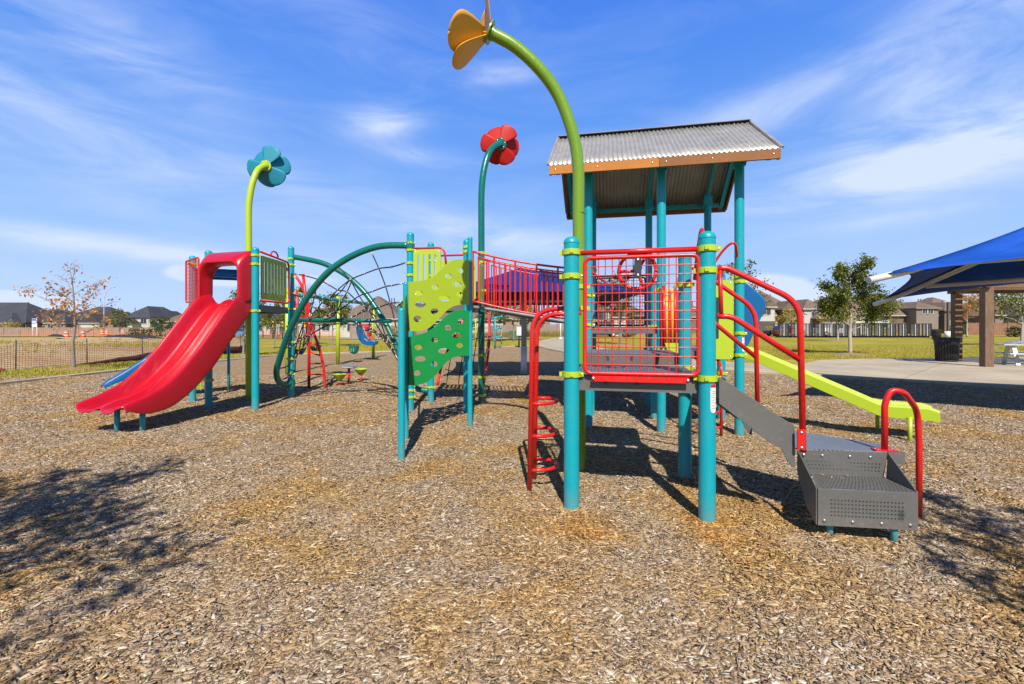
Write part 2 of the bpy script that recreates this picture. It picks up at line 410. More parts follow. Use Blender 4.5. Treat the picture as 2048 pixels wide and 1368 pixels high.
# ------------------------------------------------------------------ the play structure
PS = thing('play_structure', (0.6, 5.6, 0), 'large colourful playground structure with teal posts, red double slide, giant flowers and a corrugated roof', 'playground')
A0 = Vector((.4825, 3.69, 0)); U = Vector((1.007, -.214, 0)); V = Vector((.214, 1.007, 0)); UN = U.normalized(); VN = V.normalized(); ZZ = Vector((0, 0, 1))
def Q(u, v, z=0): return A0 + U * u + V * v + ZZ * z
def plane_pt(px, py, q1, q2):
    q1, q2 = Vector(q1), Vector(q2); d = q2 - q1; k = (px - HX) / F
    t = (k * q1.y - q1.x) / (d.x - k * d.y); p = q1 + d * t
    return t * Vector((d.x, d.y)).length, EYE - (py - HY) / F * p.y

def post(p, top, clamps=(), r=.0625, mat=TEAL, dome=True, face=0, name='post', label=None):
    p = Vector(p); m = MB()
    prof = [(r, -.12), (r, top - r * .95)]
    if dome:
        prof += [(r * 1.04, top - r * .95), (r * 1.04, top - r * .8)] + [(r * 1.02 * math.cos(a), top - r * .8 + r * .8 * math.sin(a)) for a in [R(x) for x in (15, 30, 45, 60, 75, 88)]]
    else: prof += [(r, top), (.001, top)]
    m.lathe([(r, -.12)] + prof[1:], (p.x, p.y, 0), 28)
    o = m.build(name, mat, PS, label=label)
    for z in clamps:
        c = MB(); c.lathe([(r, -.022), (r + .012, -.022), (r + .012, .022), (r, .022)], (p.x, p.y, z), 24)
        for a in (face, face + PI):
            d = Vector((math.cos(a), math.sin(a), 0)); s_ = Vector((-d.y, d.x, 0))
            c.box((p.x + d.x * (r + .018), p.y + d.y * (r + .018), z), (.035, .014, .036), (d, s_, ZZ))
            c.bolt((p.x + d.x * (r + .02) + s_.x * -.007, p.y + d.y * (r + .02) + s_.y * -.007, z), -s_, .009, 1)
        fr = Vector((-p.x, -p.y, 0)).normalized()
        c.box((p.x + fr.x * (r + .013), p.y + fr.y * (r + .013), z), (.012, .03, .026), (fr, Vector((-fr.y, fr.x, 0)), ZZ))
        c.build('clamp', [LIMEP, STEEL], o)
    return o
def zat(py, Y): return EYE - (py - HY) / F * Y
fa = math.atan2(-.214, 1.007)
postA = post(Q(0, 0), 2.218, (2.088, 1.894, 1.103), face=fa)
postB = post(Q(1, 0), 2.217, (2.08, 1.915, 1.094), face=fa)
post(Q(1, 1), 2.21, (1.90, 1.09), face=fa)
RC = 3.92
post(Q(0, 3), RC, (1.95, 1.52), dome=False, face=fa)
post(Q(1, 3), RC, (2.02, 1.16), dome=False, face=fa)
postG = post(Q(2, 3), RC, (2.18, 2.11, 1.40, 1.10), dome=False, face=fa)
post(Q(0, 5), RC, (1.95, 1.44), dome=False, face=fa)
post(Q(1, 5), RC, (1.95, 1.44), dome=False, face=fa)
post(Q(2, 5), RC, (1.95, 1.14), dome=False, face=fa)
post(Q(0, 4), 2.72, (2.45, 1.60), face=fa)
post(Q(1, 4), 2.25, (1.5,), face=fa)
post(Q(2, 4), 2.36, (2.15, 1.05, .75), face=fa)
# sticker on the front right post and on the post behind it
def sticker(p, r, a0, a1, z0, z1, parts, parent):
    m = MB(); n = 8
    def patch(zl, zh, mi, rr, b0, b1):
        rows = [[Vector((p.x + rr * math.cos(b0 + (b1 - b0) * k / n), p.y + rr * math.sin(b0 + (b1 - b0) * k / n), z)) for k in range(n + 1)] for z in (zl, zh)]
        m.grid(rows, mi)
    w_ = a1 - a0
    for k in range(6):
        f_ = math.sqrt(1 - (1 - (k + .5) / 6) ** 2) ; h_ = (z1 - z0) * .10
        zz = z1 - h_ + h_ * (1 - (k + .5) / 6)
        patch(zz - h_ / 12, zz + h_ / 12, 1, r + .0012, (a0 + a1) / 2 - w_ / 2 * f_, (a0 + a1) / 2 + w_ / 2 * f_)
        zz = z0 + h_ - h_ * (1 - (k + .5) / 6)
        patch(zz - h_ / 12, zz + h_ / 12, 0, r + .0012, (a0 + a1) / 2 - w_ / 2 * f_, (a0 + a1) / 2 + w_ / 2 * f_)
    h_ = (z1 - z0) * .10
    patch(z0 + h_, z1 - h_ * 1.3, 0, r + .0012, a0, a1); patch(z1 - h_ * 1.3, z1 - h_, 1, r + .0012, a0, a1)
    for z_, hh, mi, q in parts:
        patch(z0 + (z1 - z0) * z_, z0 + (z1 - z0) * (z_ + hh), mi, r + .0022, a0 + w_ * .14, a0 + w_ * q)
    m.build('warning_label', [PLASTW, RED, ORANGEL, GREY], parent)
sticker(Q(1, 0), .0625, R(-90), R(-42), .84, 1.055,
        [(.66, .04, 2, .86), (.60, .03, 2, .7)] + [(.14 + .055 * k, .018, 3, .86 - .1 * (k % 3)) for k in range(8)] + [(.73, .02, 3, .8)], postB)
sticker(Q(2, 3), .0625, R(-82), R(-36), 1.15, 1.37, [(.75, .03, 3, .9), (.5, .03, 3, .9), (.25, .03, 3, .9)], postG)

# flower poles
def petal(rad, wid, tilt, ang_, off, c, ax):
    """rounded plate petal with slight cup; tilt = angle away from the flower's plane"""
    X, Y, Z = ax; rows = []
    nr, nc = 16, 9
    for i in range(nr):
        u = math.sin(PI / 2 * i / (nr - 1)); r_ = .06 + (rad - .06) * u
        hw = wid * (.24 + .76 * math.sin(min(1, u * 1.18) * PI / 2) ** 1.1) * (1 if u < .66 else math.sqrt(max(0.0, 1 - ((u - .66) / .34) ** 2))) / 2 + .0005
        row = []
        for k in range(nc):
            s_ = (k / (nc - 1) * 2 - 1); x = r_; y = hw * s_
            z = off + (x - .06) * math.tan(tilt) * .9 + .02 * s_ * s_ * u
            xa = X * math.cos(ang_) + Y * math.sin(ang_); ya = Y * math.cos(ang_) - X * math.sin(ang_)
            row.append(Vector(c) + xa * x * math.cos(tilt * .5) + ya * y + Z * z)
        rows.append(row)
    return rows
def flower(path, r, mat, rad, wid, tilt, pmat, stem_label, clamps=(), base=None, brace=False, twist=0, seglen=None, plabel=None, axis=None, angs=None, alt=R(13)):
    pts = cr_(path, 8)
    m = MB(); m.tube(pts, [r] * len(pts), 24)
    if seglen: m.lathe([(r, -.004), (r + .0035, -.003), (r + .0035, .003), (r, .004)], (path[0].x, path[0].y, seglen), 24)
    o = m.build('flower_pole', mat, PS, label=stem_label)
    tip = pts[-1]; Z = Vector(axis).normalized() if axis else (pts[-1] - pts[-2]).normalized(); X = (Vector((0, 0, 1)) - Z * Z.z).normalized(); Y = Z.cross(X); ax = (X, Y, Z)
    h = MB(); h.lathe([(.001, -.03), (r * 1.1, -.03), (r * 1.1, .0), (r * 1.85, .0), (r * 1.85, .014), (.001, .014)], tip, 24, 0, ax)
    for k in range(6):
        a = k * PI / 3 + .3; h.bolt(tip + (X * math.cos(a) + Y * math.sin(a)) * r * 1.5 - Z * 0.001, -Z, .009, 1)
    h.build('flange', [mat, STEEL], o)
    angs = angs or [twist + k * PI / 3 for k in range(6)]
    for k in range(len(angs)):
        p = MB(); inner = k % 2; p.grid(petal(rad * (1 if not inner else .97), wid, tilt + (alt if inner else 0), angs[k], .02 + .035 * inner, tip, ax))
        p.build('petal', pmat, o, solid=.007)
        if brace and inner:
            a = angs[k]; d0 = X * math.cos(a) + Y * math.sin(a)
            b = MB(); b.beam(tip + Z * .03 + d0 * .05, tip + Z * (.12 + rad * .75 * math.tan(tilt)) + d0 * rad * .55, .03, .006); b.build('brace', pmat, o)
    for z in clamps:
        c = MB(); b0 = path[0]; c.lathe([(r, -.022), (r + .012, -.022), (r + .012, .022), (r, .022)], (b0.x, b0.y, z), 24)
        c.box((b0.x + r + .02, b0.y - .02, z), (.04, .02, .036)); c.build('clamp', LIMEP, o)
    return o
yd = Q(0, 1)
yp = [Vector((yd.x, yd.y, -.1)), Vector((yd.x, yd.y, 1.2)), Vector((yd.x - .01, yd.y, 2.55)), P(1156, 330, 4.68), P(1144, 262, 4.66), P(1117, 192, 4.64), P(1079, 138, 4.60), P(1030, 93, 4.57), P(982, 66, 4.55)]
flower(yp, .061, OLIVE, .46, .38, R(29), YELLOWP, 'tall curved olive green flower pole with yellow petals', (1.9, 1.68), brace=True, twist=R(12), seglen=2.66, axis=(-.92, -.02, .36), angs=[R(5), R(-136), R(182), R(134), R(58)], alt=R(4))
hb = Vector((-.596, 8.86, 0))
hp = [Vector((hb.x, hb.y, -.1)), Vector((hb.x, hb.y, 1.5)), Vector((hb.x, hb.y, 3.3)), P(963, 388, 8.86), P(967, 345, 8.88), P(975, 313, 8.95), P(986, 295, 9.08), P(1001, 287, 9.25)]
flower(hp, .062, DGREEN, .42, .38, R(12), REDP, 'dark green flower pole with red petals', (2.93, 2.75, 2.2, .94, .52, .16), twist=R(35), alt=R(23), axis=(-.02, .96, .18))
lb = Vector((-5.5, 9.51, 0))
lp_ = [Vector((lb.x, lb.y, -.1)), Vector((lb.x, lb.y, 1.5)), Vector((lb.x, lb.y, 3.0)), P(497, 425, 9.51), P(501, 385, 9.53), P(508, 357, 9.58), P(517, 339, 9.68), P(531, 331, 9.86)]
flower(lp_, .062, LIMEP, .45, .42, R(12), TEALP, 'lime green flower pole with teal petals', (2.6, 1.8), twist=R(20), alt=R(23), axis=(-.06, .97, .14))

# decks
m_ = new_mat('perforated_deck'); t = NT(m_); v = t.obj((1, 1, 1), (0, 0, R(12)))
sp = t.n('ShaderNodeSeparateXYZ', {0: v})
fx = t.math('SUBTRACT', t.math('FRACT', t.math('MULTIPLY', sp.outputs[0], 32)), .5); fy = t.math('SUBTRACT', t.math('FRACT', t.math('MULTIPLY', sp.outputs[1], 32)), .5)
dd = t.math('ADD', t.math('MULTIPLY', fx, fx), t.math('MULTIPLY', fy, fy)); hole = t.math('LESS_THAN', dd, .055)
n = t.noise(3, 5, t.obj())
c = t.mix(t.rng(n, .35, .7, 0, 1), c4((.12, .14, .165)), c4((.18, .195, .21)))
t.out(t.mix(hole, c, c4((.015, .015, .018))), .45, t.bump(hole, -.4, .003), .5)
PERF = m_
def deck(corners, z, skirt=.13, name='deck', label=None):
    pts = [Vector(c) for c in corners]; cen = sum(pts, Vector()) / len(pts)
    pts = [cen + (p - cen) * (1 - .045) for p in pts]; n = len(pts); m = MB()
    m.add([(p.x, p.y, z) for p in pts] + [(p.x, p.y, z - .012) for p in pts], [list(range(n)), list(range(2 * n - 1, n - 1, -1))] + [(i, n + i, n + (i + 1) % n, (i + 1) % n) for i in range(n)], 0)
    s_ = MB()
    for i in range(n):
        a, b = pts[i], pts[(i + 1) % n]; d = (b - a).normalized(); nn = Vector((d.y, -d.x, 0))
        s_.beam(a + nn * -.006 + ZZ * (z - skirt / 2 - .001) + d * .0, b + nn * -.006 + ZZ * (z - skirt / 2 - .001), .012, skirt - .004)
    for k in range(1, 4):
        a = pts[0].lerp(pts[1], k / 4); b = pts[-1].lerp(pts[2] if n == 4 else pts[-2], k / 4); s_.beam(a + ZZ * (z - .05), b + ZZ * (z - .05), .03, .05)
    o = m.build(name, PERF, PS, label=label); s_.build('deck_frame', GREY, o)
    return o
deck([Q(0, 0), Q(1, 0), Q(1, 1), Q(0, 1)], 1.10)
deck([Q(0.02, 1.06), Q(1, 1.06), Q(1, 2.02), Q(0.02, 2.02)], 1.21, .12)
deck([Q(0, 3), Q(1, 3), Q(1, 5), Q(0, 5)], 1.49, .10)
deck([Q(1.04, 3), Q(2, 3), Q(2, 5), Q(1.04, 5)], 1.15, .12)
# front mesh panel with steering wheel
def mesh_panel(o, X, w_, z0, z1, nv, nh, rf=.0165, rw=.0036, mat=RED, name='mesh_panel', rad=.055, label=None):
    m = MB(); X = Vector(X); a = Vector((o.x, o.y, z0)); 
    cs = [a, a + X * w_, a + X * w_ + ZZ * (z1 - z0), a + ZZ * (z1 - z0)]
    lp = []
    for i in range(4):
        p, b, q = cs[i - 1], cs[i], cs[(i + 1) % 4]; d1 = (p - b).normalized(); d2 = (q - b).normalized()
        for k in range(7):
            u = k / 6; lp.append((b + d1 * rad) * (1 - u) ** 2 + b * 2 * u * (1 - u) + (b + d2 * rad) * u * u)
    m.tube(lp, rf, 10, closed=True)
    for k in range(1, nv + 1):
        p = a + X * w_ * k / (nv + 1); m.tube([p + ZZ * .0, p + ZZ * (z1 - z0)], rw, 6, False)
    nrm = X.cross(ZZ)
    for k in range(1, nh + 1):
        p = a + ZZ * (z1 - z0) * k / (nh + 1) + nrm * rw * 1.6; m.tube([p, p + X * w_], rw, 6, False)
    return m.build(name, mat, PS, label=label)
mesh_panel(Q(.105, -.015), UN, .832 * 1.03, 1.115, 2.035, 15, 12, rw=.0040)
m = MB(); m.tube([Q(.07, 0, 2.082), Q(.93, 0, 2.082)], .021, 14); m.build('top_rail', RED, PS)
m = MB(); m.beam(Q(.16, -.03, 1.075), Q(.87, -.03, 1.075), .012, .045)
for u in (.17, .86): m.bolt(Q(u, -.042, 1.075), -VN, .013, 1)
m.build('kick_bar', [RED, STEEL], PS)
wc = Q(.502, .035, 1.928); m = MB()
ring = [wc + UN * math.cos(a) * .142 + ZZ * math.sin(a) * .142 for a in [2 * PI * k / 40 for k in range(40)]]
m.tube(ring, .0145, 10, closed=True)
for k in range(40):
    if k % 3 == 0:
        a = 2 * PI * k / 40; m.ball(wc + UN * math.cos(a) * .142 + ZZ * math.sin(a) * .142, .0175, 0, 8, 5)
for a in (R(60), R(180), R(290)): m.tube([wc, wc + UN * math.cos(a) * .14 + ZZ * math.sin(a) * .14], .013, 8)
sw = m.build('steering_wheel', RED, PS)
m = MB()
oc = [(-.026, -.06), (-.018, -.078), (.018, -.078), (.026, -.06), (.026, -.02), (.034, 0), (.026, .02), (.026, .06), (.018, .078), (-.018, .078), (-.026, .06), (-.026, .02), (-.036, 0), (-.026, -.02)]
m.prism(oc, Q(.502, -.045, 1.945), UN, ZZ, .016)
for z in (.06, -.06): m.bolt(Q(.502, -.054, 1.945 + z), -VN, .011, 1)
m.build('wheel_mount', [BLACKM, STEEL], sw)

# vertical loop ladder on the left of the front deck
m = MB(); n_, f_ = Vector((.155, 4.08, 0)), Vector((.215, 4.42, 0))
m.tube(fillet([n_ - ZZ * .08, n_ + Vector((.03, 0, 1.635)), Vector((.60, 3.98, 1.655))], .26, 12), .0215, 14)
m.tube(fillet([f_ - ZZ * .08, f_ + Vector((.03, 0, 1.60)), Vector((.66, 4.33, 1.62))], .26, 12), .0215, 14)
lad = m.build('loop_ladder', RED, PS)
for z in (.795, .505, .20):
    m = MB(); c = (n_ + f_) / 2 + ZZ * z + Vector((.014, 0, 0)); dd_ = (f_ - n_) / 2
    sp_ = Vector((.21, .0, 0))
    m.tube([c - dd_, c - dd_ + sp_ * .35] + [c + sp_ * (.35 + .72 * math.sin(a)) - dd_ * math.cos(a) for a in [R(x) for x in range(10, 171, 16)]] + [c + dd_ + sp_ * .35, c + dd_], .0165, 10)
    m.build('rung', RED, lad)
# second loop ladder on the far right, mostly behind the front right post
b1, b2 = Q(1.25, 3.0), Q(1.6, 2.9)
b1, b2 = Vector((2.60, 6.30, 0)), Vector((2.86, 6.22, 0))
m = MB()
for q in (b1, b2): m.tube(fillet([q - ZZ * .08, q + ZZ * .98, q + VN * .3 + ZZ * 1.04], .15), .02, 10)
lad2 = m.build('loop_ladder', RED, PS)
for z in (.62, .33, .12):
    m = MB(); c = (b1 + b2) / 2 + ZZ * z; dd_ = (b2 - b1) / 2; m.tube([c + dd_ * math.cos(a) - UN * .14 * math.sin(a) - VN * .16 * math.sin(a) for a in [PI * k / 10 for k in range(11)]], .016, 8); m.build('rung', RED, lad2)

# transfer steps -------------------------------------------------------------
def prismv(m, pts, th, nrm, mi=0):
    nrm = Vector(nrm).normalized() * th; n = len(pts); pts = [Vector(p) for p in pts]
    m.add(pts + [p + nrm for p in pts], [list(range(n))[::-1], [n + i for i in range(n)]] + [(i, (i + 1) % n, n + (i + 1) % n, n + i) for i in range(n)], mi)
TFL, TFR = Vector((2.118, 3.15, 0)), Vector((2.735, 3.065, 0)); TBL, TBR = Vector((2.285, 3.48, 0)), Vector((2.775, 3.40, 0))
PBL, PBR = Vector((2.185, 3.475, 0)), Vector((2.795, 3.385, 0))
ZT, ZP = .365, .555
fd = (TFR - TFL).normalized(); fn = Vector((fd.y, -fd.x, 0))
m = MB()
prismv(m, [TFL + ZZ * .11, TFR + ZZ * .11, TFR + ZZ * (ZT), TFL + ZZ * (ZT)], .008, -fn)
m.add([TFL + ZZ * ZT - fn * .0085, TFR + ZZ * ZT - fn * .0085, TBR + ZZ * ZT, TBL + ZZ * ZT], [(0, 1, 2, 3)])
rd = (PBR - PBL).normalized(); rn = Vector((rd.y, -rd.x, 0))
prismv(m, [TBL + ZZ * (ZT - .02), TBR + ZZ * (ZT - .02), PBR + ZZ * (ZP - .004), PBL + ZZ * (ZP - .004)], .008, -fn)
# side panels
prismv(m, [TFL + ZZ * .11 - fn * .01, TFL + ZZ * ZT - fn * .01, PBL + ZZ * (ZP - .006), PBL + ZZ * .38, TFL + Vector((.0, .12, .2)), ], .008, -fd)
prismv(m, [TFR + ZZ * .11 - fn * .01, TFR + ZZ * ZT - fn * .01, PBR + ZZ * (ZP - .006), TBR + ZZ * .12], .008, fd)
# dimples
def dots(m, p0, dx, dz, nx, nz, r, nrm, mi=1):
    nrm = Vector(nrm).normalized(); X = Vector(dx).normalized(); Y = Vector(dz).normalized()
    for i in range(nx):
        for k in range(nz):
            c = Vector(p0) + Vector(dx) * i + Vector(dz) * k + nrm * .0016
            m.add([c + (X * math.cos(a) + Y * math.sin(a)) * r for a in [PI / 4 * q for q in range(8)]], [list(range(8))], mi)
            m.add([c + nrm * .0006 + Y * -r * .55 + (X * math.cos(a) * .75 + Y * math.sin(a) * .4) * r for a in [PI / 4 * q for q in range(8)]], [list(range(8))], 2)
dots(m, TFL + fd * .085 + ZZ * .185, fd * .0222, ZZ * .0265, 21, 5, .0056, fn)
up = ((PBL + ZZ * ZP) - (TBL + ZZ * ZT)).normalized()
for i_ in range(21):
    for k_ in range(3):
        s_ = (i_ + 1) / 22 * .97; t_ = .30 + .13 * k_; p_ = (TBL + ZZ * (ZT - .02)).lerp(TBR + ZZ * (ZT - .02), s_).lerp((PBL + ZZ * (ZP - .004)).lerp(PBR + ZZ * (ZP - .004), s_), t_)
        dots(m, p_, fd, ZZ, 1, 1, .0056, fn)
tn = Vector((0, 0, 1)); td = (TBL - TFL) / 12
for k in range(1, 12):
    a = TFL.lerp(TBL, k / 12.); b = TFR.lerp(TBR, k / 12.)
    for i in range(1, 24):
        c = a.lerp(b, (i + (.5 if k % 2 else 0)) / 24.5) + ZZ * (ZT + .0015)
        m.add([c + Vector((math.cos(q) * .0055, math.sin(q) * .0055, 0)) for q in [PI / 3 * j for j in range(6)]], [list(range(6))], 1)
for q, z in ((TFL, .145), (TFR, .145)):
    pass
for s_ in (.04, .22, .40, .575): m.bolt(TFL + fd * s_ + ZZ * .145 + fn * .001, fn, .013, 3)
for s_ in (.04, .17, .36, .5): m.bolt(PBL + rd * s_ + ZZ * (ZP - .045) + fn * .001, fn, .011, 3)
m.build('lower_step', [GREY, HOLE, STEEL, STEEL], PS, bevel=.0025)
SB, SC = Vector((2.085, 3.35, 0)), Vector((2.30, 4.36, 0))
plat = [Vector((2.19, 3.474, 0)), Vector((2.90, 3.372, 0)), Vector((2.925, 3.60, 0)), SC, Vector((2.13, 3.62, 0))]
m = MB(); prismv(m, [p + ZZ * (ZP - .010) for p in plat], .010, ZZ)
o = m.build('landing', PERF, PS)
m = MB(); prismv(m, [Vector((2.795, 3.379, ZP - .09)), Vector((2.905, 3.364, ZP - .09)), Vector((2.905, 3.364, ZP - .001)), Vector((2.795, 3.379, ZP - .001))], .012, (0, 1, 0))
prismv(m, [plat[1] + ZZ * (ZP - .09) - Vector((.012, -.02, 0)), plat[2] + ZZ * (ZP - .09) - Vector((.012, 0, 0)), plat[2] + ZZ * (ZP - .012) - Vector((.012, 0, 0)), plat[1] + ZZ * (ZP - .012) - Vector((.012, -.02, 0))], .01, (-1, 0, 0))
m.build('landing_skirt', GREY, PS)
for q in (Vector((2.238, 3.205, 0)), Vector((2.625, 3.125, 0)), Vector((2.72, 3.56, 0))):
    m = MB(); m.cyl(q - ZZ * .1, q + ZZ * (.30 if q.y < 3.4 else .5), .0205 if q.y < 3.3 else .03, 16); m.build('step_leg', TEAL, PS)
# stair with stringers: deck to landing
def stringer(p0, p1, name):
    d = (p1 - p0).normalized(); L = (p1 - p0).length; m = MB()
    poly = [(.03, 1.11), (L * .99, .755), (L * .998, .45), (L * .96, .455), (L * .90, .50), (L * .83, .585), (L * .7, .62), (.03, .905)]
    m.prism(poly, Vector((p0.x, p0.y, 0)), d, ZZ, .012)
    return m.build(name, GREY, PS, bevel=.003)
stringer(Q(1, 0) + UN * .05 - VN * .02, SB - VN * .0, 'stringer'); stringer(Q(1, 1) + UN * .05, SC, 'stringer')
for k, z in enumerate((.92, .74)):
    a = Q(1, 0).lerp(SB, .38 + .33 * k); b = Q(1, 1).lerp(SC, .38 + .33 * k)
    m = MB(); prismv(m, [a - UN * .10 + ZZ * z, a + UN * .10 + ZZ * z, b + UN * .10 + ZZ * z, b - UN * .10 + ZZ * z], .01, -ZZ)
    prismv(m, [a - UN * .10 + ZZ * z, b - UN * .10 + ZZ * z, b - UN * .10 + ZZ * (z + .17), a - UN * .10 + ZZ * (z + .17)], .006, UN)
    m.build('stair_tread', [PERF], PS)
def handrail(p0, p1, zs, foot, r, label=None):
    """two sloping rails into one bent post"""
    dr = (p1 - p0).normalized(); m = MB()
    z0, z1, zend, y0, y1 = zs
    m.tube(fillet([p0 + ZZ * z0, p0 + dr * .07 + ZZ * (z0 + .0), p1 + ZZ * z1, p1 + dr * .02 + ZZ * foot], .14, 8), r, 14)
    m.tube(fillet([p0 + ZZ * y0, p0 + dr * .10 + ZZ * (y0 - .0), p1 + ZZ * y1], .12, 6), r * .97, 14)
    m.tube([p0 + dr * .02 + ZZ * (z0 - .0), p0 + dr * .03 + ZZ * y0], r * .75, 10)
    return m.build('handrail', RED, PS)
hn0 = Q(1, 0) + UN * .07 - VN * .005; hn1 = SB + UN * .02
h1 = handrail(hn0, hn1 - VN * .03, (1.93, 1.665, 0, 1.565, 1.245), .575, .0215)
m = MB(); c = hn1 - VN * .055
m.box(c + ZZ * .67, (.055, .012, .15), (UN, VN, ZZ)); m.bolt(c + ZZ * .72 - VN * .006, -VN, .012, 1); m.bolt(c + ZZ * .61 - VN * .006, -VN, .012, 1)
m.build('bracket', [RED, STEEL], h1)
hf0 = Q(1, 1) + UN * .02; hf1 = SC + UN * .03
handrail(hf0, hf1, (2.07, 1.655, 0, 1.66, 1.20), .6, .021)
# grab loop beside the landing
m = MB(); bp = Vector((2.80, 3.42, ZP)); ft = Vector((3.04, 3.35, 0)); 
ft = G(1838, 1030) 
m.tube(fillet([bp, bp + Vector((.0, 0, .36)), bp + Vector((.05, 0, .46)), bp + Vector((.13, -.02, .44)), ft.lerp(bp, .05) + Vector((-.0, .0, .80)) , ft + ZZ * .62, ft - ZZ * .08], .1, 6), .0215, 14)
hl = m.build('grab_loop', RED, PS)
m = MB(); m.box(bp + ZZ * .006, (.15, .07, .012), (UN, VN, ZZ)); [m.bolt(bp + UN * s_ * .055 + VN * s2 * .02 + ZZ * .012, ZZ, .009, 1) for s_ in (-1, 1) for s2 in (-1, 1)]
m.build('base_plate', [RED, STEEL], hl)

# roof ------------------------------------------------------------------------
RU0, RU1, RV0, RV1, RVM = -.52, 2.38, 2.60, 5.32, 3.97; ZR, ZE, ZEB = 4.73, 3.74, 3.76
rf = thing  # placeholder, roof is a part
m = MB()
def corr(va, za, vb, zb, ncorr=47):
    n = ncorr * 6; rows = []
    for i in range(5):
        q = i / 4; row = []
        for k in range(n + 1):
            u = RU0 + (RU1 - RU0) * k / n; row.append(Q(u, va + (vb - va) * q, za + (zb - za) * q + .0115 * math.sin(2 * PI * k / 6)))
        rows.append(row)
    return rows
m.grid(corr(RV0 - .02, ZE + .02, RVM, ZR)); m.grid(corr(RVM, ZR, RV1 + .02, ZEB + .02))
for k in range(30):
    for q in (.12, .5, .9):
        u = RU0 + .06 + (RU1 - RU0 - .1) * k / 29; m.ball(Q(u, RV0 + (RVM - RV0) * q, ZE + (ZR - ZE) * q + .024), .006, 1, 6, 4)
roof = m.build('roof', [ROOFM, STEEL], PS, solid=.004)
m = MB(); pr = []
for s_, v0_, z0_ in ((-1, RVM - .11, ZR - .055), (1, RVM + .11, ZR - .055)): m.add([Q(RU0 - .01, RVM, ZR + .035), Q(RU1 + .01, RVM, ZR + .035), Q(RU1 + .01, v0_, z0_ + .035), Q(RU0 - .01, v0_, z0_ + .035)], [(0, 1, 2, 3)])
m.build('ridge_cap', ROOFM, roof, solid=.006)
for u in (RU0 - .005, RU1 + .005):
    m = MB()
    for va, za, vb, zb in ((RV0 - .02, ZE + .03, RVM, ZR + .02), (RVM, ZR + .02, RV1 + .02, ZEB + .03)): m.beam(Q(u, va, za), Q(u, vb, zb), .035, .03)
    m.build('edge_trim', ROOFM, roof)
um = .93
for (va, z_, a, b, mt, lb_) in ((RV0, ZE - .045, RU0 + .01, um, FASC_O, 'orange fascia board'), (RV0, ZE - .045, um, RU1 - .01, FASC_B, 'brown fascia board'), (RV1, ZEB - .05, RU0 + .01, RU1 - .01, FASC_B, None)):
    m = MB(); m.beam(Q(a, va, z_), Q(b - .003, va, z_), .035, .125)
    ks = (.06, .45, .94) if b - a < 2.5 else (.05,)
    for k in ks: m.bolt(Q(a + (b - a) * k, va - .018, z_ + .0), -VN, .011, 1)
    m.build('fascia', [mt, STEEL], roof, bevel=.003, label=lb_)
for (va, za, vb, zb) in ((RV0 + .03, ZE - .055, RVM, ZR - .085), (RVM, ZR - .085, RV1 - .03, ZEB - .055)):
    for u in (RU0 + .02, RU1 - .02):
        m = MB(); m.beam(Q(u, va, za), Q(u, vb, zb), .03, .11); m.build('gable_board', FASC_B, roof)
# frame under the roof
def rz(v): return ZE + (ZR - ZE) * (v - RV0) / (RVM - RV0) if v < RVM else ZR + (ZEB - ZR) * (v - RVM) / (RV1 - RVM)
for u in (RU0 + .12, 0, 1, 2, RU1 - .12):
    m = MB(); 
    for va, vb in ((RV0 + .08, RVM), (RVM, RV1 - .08)): m.beam(Q(u, va, rz(va) - .105), Q(u, vb, rz(vb) - .105), .05 if 0 < u < 2.1 else .06, .085)
    if 0 <= u <= 2: m.box(Q(u, 3, 3.78), (.14, .14, .16), (UN, VN, ZZ)); m.box(Q(u, 5, 3.78), (.14, .14, .16), (UN, VN, ZZ))
    m.build('rafter', TEAL, roof)
for v_ in (RV0 + .14, RV1 - .14, RVM):
    m = MB(); m.beam(Q(RU0 + .1, v_, rz(v_) - .12), Q(RU1 - .1, v_, rz(v_) - .12), .06, .07); m.build('purlin', TEAL, roof)

# roofed deck furniture
mesh_panel(Q(.06, 5, 0), UN, .90, 1.52, 2.42, 17, 14, .016, .004, BLACKM, label='black mesh panel with a dark frame')
m = MB(); m.tube([Q(.04, 4.99, 2.46), Q(.96, 4.99, 2.46)], .02, 10); m.build('top_rail', RED, PS); m = MB(); m.tube([Q(.05, 3.0, 2.30), Q(.16, 3.2, 2.22), Q(.4, 4.9, 2.2)], .018, 10); m.build('top_rail', RED, PS)
# lime panels with slots
def slotpanel(p0, X, w_, z0, z1, ns, mat=LIME, th=.019, rad=.05, slots=True, s0=.14, s1=.9, name='slotted_panel', arch=0, hole=None):
    def rrect(x0, x1, y0, y1, r_, n=4):
        pts = []
        for cx, cy, a in ((x1 - r_, y0 + r_, -90), (x1 - r_, y1 - r_, 0), (x0 + r_, y1 - r_, 90), (x0 + r_, y0 + r_, 180)):
            for k in range(n + 1): q = R(a + 90 * k / n); pts.append((cx + r_ * math.cos(q), cy + r_ * math.sin(q)))
        return pts
    H = z1 - z0; holes = []
    if slots:
        for k in range(ns):
            cx = w_ * (k + 1) / (ns + 1); sw_ = w_ / (ns + 1) * .20
            holes.append(rrect(cx - sw_, cx + sw_, H * s0, H * s1, sw_ * .98))
    if hole: holes.append(rrect(*hole))
    m = MB(); m.plate(rrect(0, w_, 0, H, rad), holes, Vector((p0.x, p0.y, z0)), X, ZZ, th)
    for a in (.04, w_ - .04):
        for b in (.04, H - .04): m.bolt(Vector((p0.x, p0.y, z0)) + Vector(X) * a + ZZ * b + Vector(X).cross(ZZ) * th * .5, Vector(X).cross(ZZ), .01, 1)
    return m.build(name, [mat, STEEL], PS)
slotpanel(Q(1.46, 2.98), UN, .475, 1.04, 2.135, 0, slots=False, hole=(.235, .285, .28, .86, .02), name='lime_panel')
